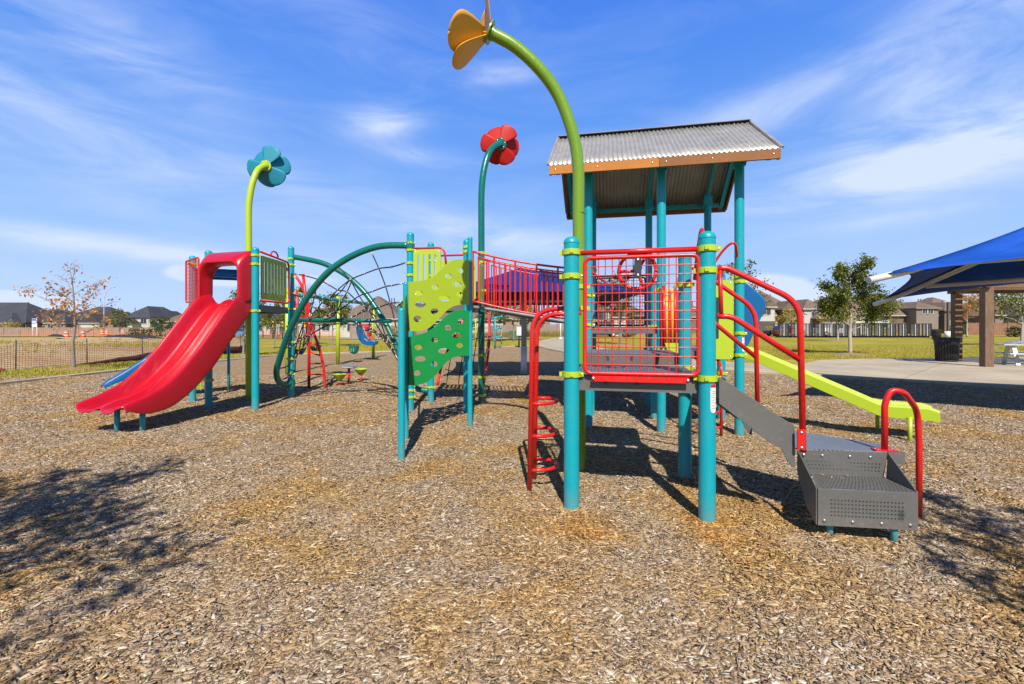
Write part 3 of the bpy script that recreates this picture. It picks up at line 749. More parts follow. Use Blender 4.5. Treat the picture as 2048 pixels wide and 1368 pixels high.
slotpanel(Q(2, 4) + VN * .08, VN, .86, 1.2, 2.1, 5)
m = MB(); pts = [Q(1, .1, 2.02), Q(1.03, .35, 2.30), Q(1.06, .7, 2.15), Q(1.08, .95, 1.95)]
m.tube(cr_(pts, 6), .018, 10); m.build('grab_rail', RED, PS); m = MB(); m.tube(cr_([Q(1.98, 3.0, 2.4), Q(1.9, 2.85, 2.62), Q(1.75, 2.9, 2.5), Q(1.5, 3, 2.05)], 6), .017, 10); m.build('grab_rail', RED, PS)
# pipe chime panel beside the middle roof post
m = MB()
cpx = [1331, 1337, 1343, 1349, 1355]
Yc = 6.42
for i, px in enumerate([1328, 1333.5, 1339, 1344.5, 1350]):
    p = P(px, 655, Yc); m.cyl((p.x, p.y, 1.22), (p.x, p.y, 2.0 + .03 * abs(i - 2) ** 1.3), .0195, 12, 0 if i % 2 == 0 else 1)
ch = m.build('chime_pipes', [RED, YELLOWP], PS)
m = MB(); a = P(1321, 600, Yc); m.tube(cr_([P(1321, 575, Yc), P(1327, 588, Yc), P(1338, 590, Yc), P(1347, 580, Yc), P(1357, 556, Yc)], 6), .02, 10); m.build('curved_cap', PIPEG, ch)
m = MB()
for px in (1322, 1356): m.tube([P(px, 580, Yc), P(px + 1, 700, Yc)], .016, 8)
m.build('side_rail', RED, ch)
m = MB(); m.prism([(0, 0), (.20, 0), (.22, .05), (.17, .10), (.20, .26), (-.02, .26), (.03, .12), (-.01, .05)], P(1332, 723, Yc - .03), (1, 0, 0), ZZ, .018); m.build('base_panel', LIME, ch)
m = MB(); m.beam(P(1296, 683, 8.2), P(1334, 735, 6.6), .05, .10); m.beam(P(1290, 700, 8.2), P(1318, 740, 6.6), .05, .08); m.build('brace', BLACKM, PS)

# bridge ------------------------------------------------------------------------
p5, p3, p4 = Vector((-.775, 7.84, 0)), Vector((-1.79, 8.02, 0)), Vector((-1.61, 9.03, 0))
n0, n1_ = p5 + Vector((.06, -.02, 0)), Q(0, 4) + Vector((-.06, 0, 0)); f0, f1 = hb + Vector((.06, -.02, 0)), Q(0, 5) + Vector((-.06, 0, 0))
def railing(a, b, zb0, zb1, h, nb):
    m = MB(); 
    def zz(t, top): return (zb0 + (zb1 - zb0) * t) - .05 * math.sin(PI * t) + (h if top else 0)
    T = [k / 16 for k in range(17)]
    m.tube([a.lerp(b, t_) + ZZ * zz(t_, 1) for t_ in T], .0185, 10)
    m.tube([a.lerp(b, t_) + ZZ * zz(t_, 0) for t_ in T], .0185, 10)
    m.tube([a.lerp(b, t_) + ZZ * (zz(t_, 1) - .075) for t_ in T[1:-1]], .012, 8)
    for k in range(nb):
        t_ = (k + .5) / nb; m.tube([a.lerp(b, t_) + ZZ * zz(t_, 0), a.lerp(b, t_) + ZZ * (zz(t_, 1) - (.075 if k % 4 else 0))], .012 if k % 4 else .017, 8, False)
    return m.build('bridge_railing', RED, PS)
railing(n0, n1_, 1.945, 1.61, .85, 22); railing(f0, f1, 1.945, 1.61, .85, 22)
m = MB()
for k in range(24):
    t_ = (k + .5) / 24; a = n0.lerp(n1_, t_); b = f0.lerp(f1, t_); z = 1.86 + (1.52 - 1.86) * t_ - .05 * math.sin(PI * t_)
    m.beam(a + ZZ * z, b + ZZ * z, .075, .02)
m.build('bridge_planks', GREY, PS)
for a, b in ((n0, n1_), (f0, f1)):
    m = MB(); m.tube([a.lerp(b, t_) + ZZ * (1.84 + (1.51 - 1.84) * t_ + .012 * math.sin(PI * t_)) - VN * .03 for t_ in [k / 12 for k in range(13)]], .027, 10); m.build('bridge_beam', PIPEG, PS)

# middle deck --------------------------------------------------------------------
UM = Vector((1.0144, -.179, 0)).normalized(); VM = Vector((.179, 1.0144, 0)).normalized(); fm = math.atan2(-.179, 1.0144)
post(p3, 3.16, (2.97, 2.84, 2.61, 2.4, .16 + .1, .38), face=fm); post(p4, 3.17, (2.8, 2.5, 2.0, .30), face=fm); post(p5, 3.0, (2.86, 2.78), face=fm)
deck([p3, p5, hb, p4], 1.90)
slotpanel(p3 + UM * .07 - VM * .03, UM, .50, 2.02, 2.84, 4)
slotpanel(p4 + UM * .10, UM, .82, 2.02, 2.80, 7)
slotpanel(p5 + VM * .05 + UM * .02, VM, .22, 1.96, 2.72, 0, slots=False, name='lime_panel'); slotpanel(p5 + VM * .74 + UM * .02, VM, .24, 1.96, 2.72, 0, slots=False, name='lime_panel')
m = MB(); m.tube(fillet([p3 + UM * .05 + ZZ * 2.87, p3 + UM * .62 + ZZ * 2.87, p3 + UM * .66 + ZZ * 2.55], .12), .019, 10); m.build('top_rail', RED, PS)
m = MB(); m.tube(fillet([p4 + UM * .1 + ZZ * 2.9, p4 + UM * .85 + ZZ * 2.9, p4 + UM * .88 + ZZ * 2.6], .12), .019, 10); m.build('top_rail', RED, PS)
# wave climbing wall: three thin posts and holed plates
c1, c2, c3 = Vector((-1.224, 5.04, 0)), Vector((-1.42, 6.09, 0)), Vector((-.634, 6.87, 0))
for q, z in ((c1, 1.70), (c2, 2.09), (c3, 2.85)):
    post(q, z, (), .0375, name='climber_post')
plA, plB = Vector((-1.385, 6.055, 0)), Vector((-.66, 6.775, 0))
def wavy(px, holes, q1, q2, th, mat, name, sc=2.79, ox=760, oy=450):
    d = (q2 - q1).normalized()
    ol = cr_([Vector((*plane_pt(ox + a / sc, oy + b / sc, q1, q2), 0)) for a, b in px], 1)
    def T(a, b): return plane_pt(ox + a / sc, oy + b / sc, q1, q2)
    O = [T(a, b) for a, b in px]
    # densify by spline except on straight ends
    pts = [Vector((a, b, 0)) for a, b in O]; dense = []
    for i in range(len(pts)):
        p0, p1_, p2_, p3_ = pts[i - 1], pts[i], pts[(i + 1) % len(pts)], pts[(i + 2) % len(pts)]
        for k in range(4):
            u = k / 4
            if abs(p1_.x - p2_.x) < .02: dense.append(p1_.lerp(p2_, u))
            else:
                t1 = (p2_ - p0) * .5 if abs(p0.x - p1_.x) > .02 else (p2_ - p1_); t2 = (p3_ - p1_) * .5 if abs(p3_.x - p2_.x) > .02 else (p2_ - p1_)
                dense.append(p1_ * (2 * u ** 3 - 3 * u ** 2 + 1) + t1 * (u ** 3 - 2 * u ** 2 + u) + p2_ * (-2 * u ** 3 + 3 * u ** 2) + t2 * (u ** 3 - u ** 2))
    hs = []
    for cx, cy, rx, ry in holes:
        c = T(cx, cy); e1 = T(cx + rx, cy); e2 = T(cx, cy - ry); a_, b_ = e1[0] - c[0], e2[1] - c[1]
        hs.append([(c[0] + a_ * math.cos(q), c[1] + b_ * math.sin(q)) for q in [2 * PI * k / 18 for k in range(18)]])
    m = MB(); m.plate([(p.x, p.y) for p in dense], hs, Vector((q1.x, q1.y, 0)), d, ZZ, th)
    L = max(p.x for p in dense)
    for z_ in [p.y for p in pts if p.x > L - .03]: m.bolt(Vector((q1.x, q1.y, z_)) + d * (L - .03) + d.cross(ZZ) * th * .5, d.cross(ZZ), .01, 1)
    return m.build(name, [mat, STEEL], PS)
limeo = [(160, 318), (235, 310), (300, 285), (350, 235), (400, 200), (430, 193), (495, 197), (497, 445), (430, 447), (380, 470), (330, 520), (270, 575), (210, 592), (160, 590)]
limeh = [(450, 255, 17, 16), (380, 285, 19, 16), (427, 331, 27, 15), (305, 347, 20, 16), (215, 380, 22, 15), (443, 388, 20, 14), (357, 410, 32, 16), (225, 445, 31, 15), (303, 482, 22, 17), (207, 524, 22, 18)]
gro = [(160, 625), (240, 605), (300, 575), (350, 525), (400, 487), (445, 475), (495, 480), (495, 728), (440, 732), (395, 745), (350, 785), (300, 845), (240, 885), (185, 893), (160, 893)]
grh = [(450, 537, 20, 16), (380, 573, 20, 16), (428, 616, 28, 15), (305, 641, 21, 16), (215, 683, 23, 15), (445, 672, 20, 14), (355, 702, 32, 15), (225, 746, 32, 16), (302, 776, 22, 17), (208, 826, 21, 16)]
wavy(limeo, limeh, plA, plB, .019, LIME, 'climbing_panel'); wavy(gro, grh, plA, plB, .019, GREENP, 'climbing_panel')
m = MB(); d = (c2 - c1).normalized(); L = (c2 - c1).length
ol = [(.04, .30), (.4, .33), (.7, .52), (L - .04, .62), (L - .04, 1.92), (.75, 1.86), (.4, 1.66), (.04, 1.58)]
m.plate([(a, b) for a, b in ol], [[(cx + .06 * math.cos(q), cz + .045 * math.sin(q)) for q in [2 * PI * k / 14 for k in range(14)]] for cx, cz in ((.25, .6), (.6, .8), (.3, 1.0), (.8, 1.15), (.35, 1.35), (.7, 1.5))], c1, d, ZZ, .019)
m.build('climbing_panel', GREENP, PS)
for a_, b_ in ((c3 + ZZ * 1.95, p5 + ZZ * 1.88), (c2 + ZZ * 1.2, p3 + ZZ * 1.2), (c3 + ZZ * 2.7, p5 + ZZ * 2.75)):
    m = MB(); m.beam(a_, b_, .03, .045); m.build('wall_brace', RED, PS)

# left deck ------------------------------------------------------------------------
l1, l2, l3, ln = Vector((-4.63, 8.21, 0)), Vector((-5.66, 8.49, 0)), Vector((-6.40, 9.12, 0)), Vector((-4.67, 9.62, 0))
post(l1, 2.93, (2.78, 2.62, 1.78)); post(l2, 2.92, (2.76, 2.0, .5)); post(l3, 2.92, (2.75, 1.9)); post(ln, 3.2, (2.93, 2.80, 2.55, 2.21, 1.87, 1.5, 1.17, .82, .5))
deck([l1, ln, lb, l3, l2], 1.90, label=None)
dl = (l3 - l2).normalized(); ol_ = Vector((-dl.y, dl.x, 0)) * .10; mesh_panel(l2 + dl * .22 + ol_, dl, .80, 1.98, 2.80, 12, 11, .016, .004)
dn = (ln - l1).normalized()
slotpanel(l1 + dn * .12 + Vector((.04, 0, 0)), dn, .98, 2.0, 2.80, 7)
m = MB(); m.tube(fillet([l1 + dn * .08 + ZZ * 2.86 + Vector((.05, 0, 0)), l1 + dn * 1.2 + ZZ * 2.82 + Vector((.05, 0, 0)), l1 + dn * 1.22 + ZZ * 1.98 + Vector((.05, 0, 0)), l1 + dn * .1 + ZZ * 1.97 + Vector((.05, 0, 0))], .12), .02, 10)
m.tube([l1 + dn * (.6 + .14 * math.cos(q)) + ZZ * (2.86 + .09 * math.sin(q)) + Vector((.05, 0, 0)) for q in [PI * k / 10 for k in range(11)]], .016, 8)
m.build('panel_rail', RED, PS)
m = MB(); m.cyl((-6.6, 10.6, -.1), (-6.6, 10.6, 1.2), .03, 12); m.build('slide_leg', TEAL, PS)
m = MB(); m.box((-6.15, 8.95, .45), (.02, .5, .35), (Vector((.77, .63, 0)), Vector((-.63, .77, 0)), ZZ)); m.build('lime_panel', LIME, PS)

# slides -----------------------------------------------------------------------------
def slide(path, hw, walls, double, lobes, mat, label, skirt=.12):
    pts = cr_(path, 6); n = len(pts); rows = []
    if double: prof = [(-1, 'f'), (-1, 's'), (-.985, 'w'), (-.93, 'W'), (-.86, 'w'), (-.80, .40), (-.72, .10), (-.60, 0), (-.42, 0), (-.26, .02), (-.15, .20), (-.08, .42), (0, .48)]
    else: prof = [(-1, 'f'), (-1, 's'), (-.97, 'w'), (-.90, 'W'), (-.80, 'w'), (-.70, .45), (-.55, .12), (-.35, 0), (0, 0)]
    prof = prof + [(-a, b) for a, b in prof[:-1]][::-1]
    for i, p in enumerate(pts):
        q = i / (n - 1); t_ = (pts[min(i + 1, n - 1)] - pts[max(i - 1, 0)]); th = Vector((t_.x, t_.y, 0)).normalized(); side = Vector((-th.y, th.x, 0)) * -1
        nr = side.cross(t_.normalized()); nr = nr if nr.z > 0 else -nr
        wh = walls(q); row = []
        for a, b in prof:
            if b == 'f': z = -skirt * (1 if q < .7 else 1 - (q - .7) / .3 * .93)
            elif b == 's': z = 0
            elif b == 'w': z = wh
            elif b == 'W': z = wh + .02
            else: z = (min(b * .4, wh) if b > .35 else b * .2) if abs(a) > .5 else b * .2 * (1 if q < .85 else 1 - (q - .85) / .15 * .5)
            ext = lobes * max(0, (q - .82) / .18) * (math.sin(min(1, abs(a)) * PI) ** .7 if double else (1 - a * a))
            row.append(p + side * a * hw + nr * z + th * ext)
        rows.append(row)
    last = rows[-1]; th = (pts[-1] - pts[-2]).normalized()
    rows.append([v_ + th * .03 - ZZ * .012 for v_ in last]); rows.append([v_ + th * .032 - ZZ * .035 for v_ in last])
    m = MB(); m.grid(rows); return m.build('slide', mat, PS, solid=.012, sub=1, label=label)
ec = Vector((-5.15, 8.33, 0)); sdv = Vector((-.275, -.961, 0))
prof_s = [(-.02, 1.92), (.12, 1.86), (.30, 1.68), (.55, 1.36), (.85, .98), (1.15, .68), (1.45, .475), (1.75, .37), (1.92, .345), (2.04, .335)]
sl = slide([ec + sdv * s_ + ZZ * z for s_, z in prof_s], .485, lambda q: .21 if q < .5 else .21 - .14 * (q - .5) / .5, True, .10, SLIDER, 'red moulded double slide', .17)
for q, z in ((Vector((-5.70, 6.57, 0)), .36), (Vector((-5.31, 6.54, 0)), .36)):
    m = MB(); m.cyl(q - ZZ * .1, q + ZZ * z, .036, 16); m.build('slide_leg', TEAL, sl)
def hood(c, out, wd, ztop, zb, mat, hole_w, hole_top, depth, label):
    """moulded entrance hood: a tunnel with an arched opening"""
    out = out.normalized(); X = Vector((-out.y, out.x, 0)); 
    def arch(hw_, top, bot, off, rad):
        pts = [(-hw_, bot), (-hw_, (bot + top) / 2)]
        for k in range(9): a = PI - PI / 2 * k / 8; pts.append((-hw_ + rad + rad * math.cos(a), top - rad + rad * math.sin(a)))
        pts += [(-x, z) for x, z in pts[::-1]]
        return [c + X * x + out * (off + (.0)) + ZZ * z for x, z in pts]
    m = MB(); rings = [arch(wd, ztop, zb, -.02, .04), arch(wd * .99, ztop - .05, zb, depth * .35, .08), arch(wd * .94, ztop - .17, zb - .05, depth * .9, .14), arch(wd * .90, ztop - .20, zb - .08, depth, .16),
                       arch(wd * .86, ztop - .22, zb - .08, depth * .97, .17), arch(hole_w * 1.08, hole_top + .02, zb - .06, depth * .80, .26), arch(hole_w, hole_top, zb, depth * .5, .27), arch(hole_w, hole_top, zb, -.02, .27)]
    m.grid(rings)
    return m.build('slide_hood', mat, PS, solid=.01, sub=1, label=label)
hood(ec + sdv * .02, sdv, .49, 2.86, 1.90, SLIDER, .415, 2.61, .24, 'red moulded slide entrance hood')
bo = Vector((-.39, .92, 0)); bcn = (l3 + lb) / 2
hood(bcn, bo, .49, 2.68, 1.90, BLUEP, .44, 2.52, .16, 'blue moulded slide entrance hood')
bs = slide([bcn + bo * .02 + ZZ * 1.9, bcn + bo * .3 + ZZ * 1.78, Vector((-6.45, 9.95, 1.52)), Vector((-6.85, 9.80, 1.22)), Vector((-7.22, 9.42, .86)), Vector((-7.60, 9.12, .55)), Vector((-7.88, 8.9, .36))], .30, lambda q: .2 if q < .6 else .2 - .14 * (q - .6) / .4, False, .10, BLUEP, 'blue curved slide behind the red slide', .06)
# blue slide hood on the right and lime slide
m = MB(); bh = Vector((3.47, 7.45, 0))
def bp(px, py, Y): return P(px, py, Y)
oa = [(1474, 566), (1490, 570), (1512, 588), (1527, 603), (1528, 620), (1518, 640), (1505, 668), (1493, 693), (1474, 700)]
m.grid([[bp(a, b, 7.3) for a, b in oa], [bp(a, b, 7.55) + Vector((0.03, 0, .03)) for a, b in oa], [bp(a, b, 8.1) for a, b in oa]])
m.add([bp(a, b, 7.3) for a, b in oa], [list(range(9))]); m.build('slide_hood', BLUEP, PS, solid=.012, label='blue moulded hood above the lime green slide')
S0, E0 = Vector((3.50, 6.92, 1.02)), Vector((5.41, 5.75, .36)); d = Vector((E0.x - S0.x, E0.y - S0.y, 0)).normalized(); sd_ = Vector((-d.y, d.x, 0)); Ls = Vector((E0.x - S0.x, E0.y - S0.y)).length
m = MB(); W_ = .46
zs = [(-.02, 1.04), (.02, 1.10), (.10, 1.085), (Ls * .66, .46), (Ls * .72, .395), (Ls * .78, .375), (Ls - .10, .375), (Ls, .36)]
rows = []
for s_, z in zs:
    b = Vector((S0.x, S0.y, 0)) + d * s_; e = .0 if s_ < Ls - .05 else -.02
    rows.append([b + ZZ * (z - .085), b + ZZ * (z + .055 + e), b + sd_ * .015 + ZZ * (z + .075 + e), b + sd_ * .05 + ZZ * (z + .075 + e), b + sd_ * .065 + ZZ * (z + .055 + e), b + sd_ * .09 + ZZ * z, b + sd_ * (W_ - .09) + ZZ * z, b + sd_ * (W_ - .065) + ZZ * (z + .055 + e), b + sd_ * (W_ - .05) + ZZ * (z + .075 + e), b + sd_ * (W_ - .015) + ZZ * (z + .075 + e), b + sd_ * W_ + ZZ * (z + .055 + e), b + sd_ * W_ + ZZ * (z - .085)])
m.grid(rows, 0, False); nb_ = 30
lsl = m.build('slide', LIME, PS, solid=.010, bevel=.004, label='lime green straight slide running down to the right')
m = MB()
for k in range(nb_):
    s_ = Ls * (k + .5) / nb_; z = np.interp(s_, [a for a, b in zs], [b for a, b in zs]); m.bolt(Vector((S0.x, S0.y, 0)) + d * s_ - sd_ * .001 + ZZ * (z - .055), -sd_, .008)
m.build('bolt_row', STEEL, lsl)
for q in (Vector((5.125, 5.86, 0)), Vector((5.22, 6.5, 0))):
    m = MB(); m.cyl(q - ZZ * .1, q + ZZ * .33, .024, 14); m.build('slide_leg', LIMEP, lsl)

# net climber -------------------------------------------------------------------------
a1 = cr_([P(819, 491, 8.02), P(775, 491, 8.05), P(741, 497, 8.08), P(700, 514, 8.13), P(660, 541, 8.2), P(625, 580, 8.32), P(598, 622, 8.45), P(575, 672, 8.65), P(560, 715, 8.85), P(553, 742, 9.0), P(556, 760, 9.2), P(566, 768, 9.4), P(582, 767, 9.6)], 5)
m = MB(); m.tube(a1, .058, 16); m.lathe([(.066, -.07), (.082, -.07), (.082, .07), (.066, .07)], (ln.x, ln.y, .30), 16)
m.lathe([(.064, -.07), (.075, -.07), (.075, .07), (.064, .07)], (p3.x, p3.y, zat(491, 8.02)), 16); m.build('arch_tube', DGREEN, PS)
a2 = cr_([P(588, 514, 9.62), P(615, 519, 9.6), P(650, 528, 9.55), P(690, 549, 9.5), P(725, 580, 9.42), P(750, 613, 9.35), P(770, 645, 9.28), P(787, 680, 9.2), P(800, 712, 9.15), P(812, 745, 9.1), P(830, 775, 9.05), P(858, 782, 9.03)], 5)
m = MB(); m.tube(a2, .055, 16); m.build('arch_tube', DGREEN, PS)
m = MB(); m.tube([P(583, 640, 9.3), P(640, 640, 9.15), P(700, 641, 9.0), P(782, 642, 8.75)], .04, 14); m.build('balance_bar', DGREEN, PS)
def npx(a, b): return 540 + a / 3.697, 450 + b / 3.697
def ND(x, y): return 8.35 + (800 - x) / 250 * 1.05 + max(0, (y - 640)) * .0018
ropes = [
 [(745, 190), (805, 322), (855, 455), (890, 580), (920, 700), (938, 800)], [(490, 290), (590, 405), (660, 525), (730, 630), (770, 700), (805, 770), (870, 860), (950, 1000)],
 [(395, 355), (360, 405), (330, 520), (310, 600), (285, 692)], [(1008, 278), (900, 310), (805, 322), (700, 360), (600, 402), (560, 445), (515, 500), (440, 545), (390, 568), (350, 620), (285, 690)],
 [(980, 430), (900, 448), (855, 455), (760, 490), (660, 525), (570, 590), (495, 637), (440, 665), (400, 695)], [(972, 568), (890, 580), (810, 605), (728, 630), (680, 645), (640, 665), (580, 692)],
 [(185, 360), (270, 378), (360, 405), (430, 440), (500, 480), (570, 495), (640, 560), (690, 600), (760, 660), (820, 712)], [(280, 470), (330, 515), (388, 567), (440, 610), (490, 640), (540, 675), (580, 692), (660, 735)],
 [(590, 405), (500, 480), (440, 545)], [(605, 410), (570, 495), (530, 560), (495, 640), (440, 690), (400, 700)], [(775, 545), (700, 620), (640, 668)],
 [(190, 520), (250, 530), (320, 520), (388, 540), (450, 560)], [(300, 600), (350, 620), (445, 660), (495, 690)],
 [(180, 815), (205, 835), (240, 830), (292, 815), (380, 760), (440, 740), (510, 728)], [(95, 910), (150, 900), (200, 868), (245, 840), (292, 818)], [(75, 1060), (125, 1045), (178, 992), (212, 945), (245, 905), (300, 815), (380, 765), (440, 735)],
 [(95, 1140), (140, 1120), (188, 1068)], [(185, 1085), (190, 990), (212, 938), (230, 850), (250, 730)], [(240, 905), (262, 830), (275, 735)], [(175, 992), (200, 868), (245, 735)], [(310, 740), (270, 900), (212, 940)],
 [(180, 690), (240, 725), (290, 730), (350, 740), (440, 735)], [(590, 705), (640, 720), (700, 775), (760, 770), (800, 825), (850, 812), (870, 850), (905, 880), (950, 885)],
 [(560, 700), (655, 735), (690, 770), (740, 785), (790, 800), (830, 810), (900, 815), (948, 822)], [(850, 812), (900, 910), (940, 925)], [(820, 712), (850, 812), (870, 850)], [(735, 715), (745, 760), (800, 800), (840, 850), (895, 920), (945, 1000)],
 [(790, 735), (830, 810), (862, 870), (900, 925)]]
m = MB()
for i, rp in enumerate(ropes):
    back = i in (6, 7, 11, 12)
    pts = []
    for a, b in rp:
        x, y = npx(a, b); pts.append(P(x, y, ND(x, y) + (.45 if back else 0)))
    m.tube(cr_(pts, 4), .0125, 6)
    for q in pts[1:-1]:
        m.ball(q, .017, 1, 7, 5, (1, 1, 1.25))
    for e, e2 in ((pts[0], pts[1]), (pts[-1], pts[-2])):
        if i < 8: m.tube([e, e.lerp(e2, min(.5, .12 / (e2 - e).length))], .015, 6, True, 1)
net = m.build('rope_net', [BLACKR, KNOT], PS)
# rope arch net under the bridge end
m = MB(); ra = cr_([Vector((-1.5, 9.15, .32)), Vector((-1.42, 9.3, .75)), Vector((-1.2, 9.5, 1.3)), Vector((-.95, 9.7, 1.75)), Vector((-.7, 9.85, 1.95)), Vector((-.52, 9.8, 1.8)), Vector((-.47, 9.5, 1.3)), Vector((-.50, 9.2, .8)), Vector((-.56, 9.0, .35)), ], 6)
m.tube(ra, .026, 10); m.build('arch_tube', RED, PS)
m = MB()
for k in range(4):
    x0 = -1.35 + k * .24; m.tube(cr_([Vector((x0 + .2, 9.75, 1.82)), Vector((x0 + .1, 9.45, 1.0)), Vector((x0, 9.1, .12))], 5), .009, 6)
for k in range(5):
    z = .3 + k * .33; m.tube(cr_([Vector((-1.45 + .09 * k, 9.15 + .1 * k, z)), Vector((-1.0, 9.2 + .11 * k, z - .08)), Vector((-.52, 9.1 + .1 * k, z))], 5), .009, 6)
m.build('rope_net', BLACKR, PS)
# arched red ladder behind the net
m = MB(); Yl = 11.2
m.tube([P(618, 776, Yl), P(618, 690, Yl), P(612, 600, Yl), P(606, 548, Yl)], .036, 10)
m.tube(cr_([P(650, 777, Yl), P(647, 735, Yl), P(638, 695, Yl), P(624, 655, Yl), P(614, 600, Yl), P(597, 560, Yl), P(570, 535, Yl)], 5), .034, 10)
m.tube([P(594, 580, Yl), P(594, 625, Yl), P(612, 637, Yl)], .028, 8)
al = m.build('arch_ladder', RED, PS)
for y, x in ((749, 649), (727, 646), (707, 641), (687, 634)):
    m = MB(); m.tube([P(618, y - (3 if y < 710 else 0), Yl), P(x, y + (4 if y < 710 else 0), Yl)], .02, 8); m.build('rung', RED, al)
# ------------------------------------------------------------------ ground, paths, chips
def sm(a, b, x): t = max(0, min(1, (x - a) / (b - a))); return t * t * (3 - 2 * t)
def H(x, y): return .45 * sm(35, 85, y) * sm(-12, 8, x)
BND_L = [(0, -15), (5, -14), (11.8, -13.3), (15.7, -13.3), (19.8, -12.8), (24.0, -12.2), (25.7, -10.5), (28, -7), (32.3, -3), (36, .9), (36.6, 1.9)]
BND_R = [(0, 22), (4, 19), (7.8, 16), (11.0, 12.3), (13, 9.9), (15.0, 7.7), (17.4, 6.2), (19.5, 5.2), (23, 3.9), (27, 3.0), (32, 2.3), (36.6, 1.95)]
def lerpt(tab, y): return float(np.interp(y, [a for a, b in tab], [b for a, b in tab]))
MOUNDS = [(.4825, 3.69, .16, .022), (1.4899, 3.476, .17, .026), (1.704, 4.483, .2, .02), (.6967, 4.697, .2, .02), (.17, 4.2, .2, .018), (2.24, 3.2, .14, .02), (2.63, 3.12, .14, .02), (-1.22, 5.04, .16, .02),
          (1.0, 2.7, .5, -.02), (-1.5, 3.2, .6, -.022), (2.6, 2.4, .4, -.018), (-5.9, 5.9, .7, -.03), (.2, 1.9, .4, .015)]
def bedh_np(x, y):
    mo = 0
    for a, b, r_, h_ in MOUNDS: mo = mo + h_ * np.exp(-((x - a) ** 2 + (y - b) ** 2) / (r_ * r_))
    return mo + .016 * np.sin(x * 1.9 + .6 * y) * np.cos(y * 1.5 - .4 * x) + .010 * np.sin(x * 4.3 + 1.1 + y) * np.sin(y * 3.9) + .006 * np.sin(x * 9.1 + y * 3) * np.cos(y * 8.3 - x * 2)
def bedh(x, y): return float(bedh_np(np.float64(x), np.float64(y)))

# grass ground, one sheet to the horizon
mg = new_mat('lawn'); t = NT(mg)
pos = t.n('ShaderNodeNewGeometry').outputs['Position']
def scl(t, s): return t.n('ShaderNodeMapping', {'Vector': pos, 'Scale': s}).outputs[0]
n1_m = t.noise(.22, 5, pos, .6); n2_m = t.noise(2.2, 5, scl(t, (1, .6, 1)), .65); n3_m = t.noise(22, 3, pos)
c = t.mix(t.rng(n1_m, .38, .62, 0, 1), c4((.225, .205, .016)), c4((.385, .30, .035)))
c = t.mix(t.rng(n2_m, .42, .72, 0, .75), c, c4((.17, .17, .014)))
c = t.mix(t.rng(n3_m, .5, .8, 0, .5), c, c4((.42, .37, .11)))
t.out(c, .9, t.bump(t.noise(45, 4, pos), .6, .05), .15)
rows = []
ys = [-60, -10, 0, 10, 20, 27] + [30 + 4 * k for k in range(17)] + [105, 120, 160, 260, 500, 1100, 2500]
xs = [-2500, -900, -300, -150, -90, -60, -40, -25, -16, -12, -8, -4, 0, 4, 8, 14, 20, 30, 45, 70, 110, 180, 400, 1000, 2500]
for y in ys: rows.append([Vector((x, y, H(x, y) - .06)) for x in xs])
m = MB(); m.grid(rows[::-1], 0, True); gro_ = m.build('ground', mg); tag(gro_, kind='structure')

# mulch bed
mm = new_mat('wood_mulch'); t = NT(mm)
pos = t.n('ShaderNodeNewGeometry').outputs['Position']
def chipcol(t, r, pos):
    c = t.ramp(r, [(0, (.11, .072, .042)), (.14, (.22, .15, .09)), (.3, (.31, .22, .135)), (.5, (.385, .283, .18)), (.66, (.44, .34, .235)), (.75, (.38, .25, .085)), (.86, (.50, .415, .30)), (.95, (.66, .58, .47)), (1, (.30, .25, .185))])
    pn = t.noise(.85, 5, pos, .62, .4); pn2 = t.noise(.31, 3, pos)
    warm = t.rng(t.math('ADD', pn, t.math('MULTIPLY', pn2, .35)), .62, .80, 0, .85)
    c = t.mix(warm, c, t.mix(1.0, c, c4((1.10, .86, .40)), 'MULTIPLY'))
    sepn = t.n('ShaderNodeSeparateXYZ', {0: pos})
    for fx_, fy_, rr in ((.52, 3.45, .55), (1.45, 3.25, .5), (1.2, 4.6, .3), (.3, 2.6, .5)):
        dx = t.math('SUBTRACT', sepn.outputs[0], fx_); dy = t.math('SUBTRACT', sepn.outputs[1], fy_)
        q = t.math('SQRT', t.math('ADD', t.math('MULTIPLY', dx, dx), t.math('MULTIPLY', dy, dy)))
        g = t.math('MULTIPLY', t.rng(q, 0, rr, .75, 0), t.rng(pn, .35, .6, .3, 1))
        c = t.mix(g, c, t.mix(1.0, c, c4((1.2, .88, .32)), 'MULTIPLY'))
    return c
mp1 = t.n('ShaderNodeMapping', {'Vector': pos, 'Scale': (24, 66, 10), 'Rotation': (0, 0, .5)}); mp2 = t.n('ShaderNodeMapping', {'Vector': pos, 'Scale': (62, 22, 10), 'Rotation': (0, 0, .3)})
v1 = t.n('ShaderNodeTexVoronoi', {'Vector': mp1.outputs[0], 'Scale': 1.0}); v2 = t.n('ShaderNodeTexVoronoi', {'Vector': mp2.outputs[0], 'Scale': 1.0})
mk = t.math('GREATER_THAN', t.noise(26, 2, pos), .5)
r1 = t.n('ShaderNodeSeparateColor', {0: t.mix(mk, v1.outputs['Color'], v2.outputs['Color'])}).outputs[0]
ds = t.n('ShaderNodeMix', {0: mk, 2: v1.outputs['Distance'], 3: v2.outputs['Distance']}).outputs[0]
c = chipcol(t, r1, pos)
c = t.mix(t.rng(ds, .45, .85, 0, .8), c, c4((.09, .065, .042)))
c = t.mix(t.rng(t.noise(5, 4, pos, .7), .5, .8, 0, .35), c, c4((.11, .08, .055)))
t.out(c, .95, t.bump(t.math('SUBTRACT', 1, ds), .9, .02), .1)
rows = []; NY = 150
for i in range(NY + 1):
    y = -3 + 39.5 * (i / NY) ** 1.25; a, b = lerpt(BND_L, y), lerpt(BND_R, y); row = []
    for k in range(121):
        q = k / 120; x = a + (b - a) * q; row.append(Vector((x, y, bedh(x, y))))
    rows.append(row)
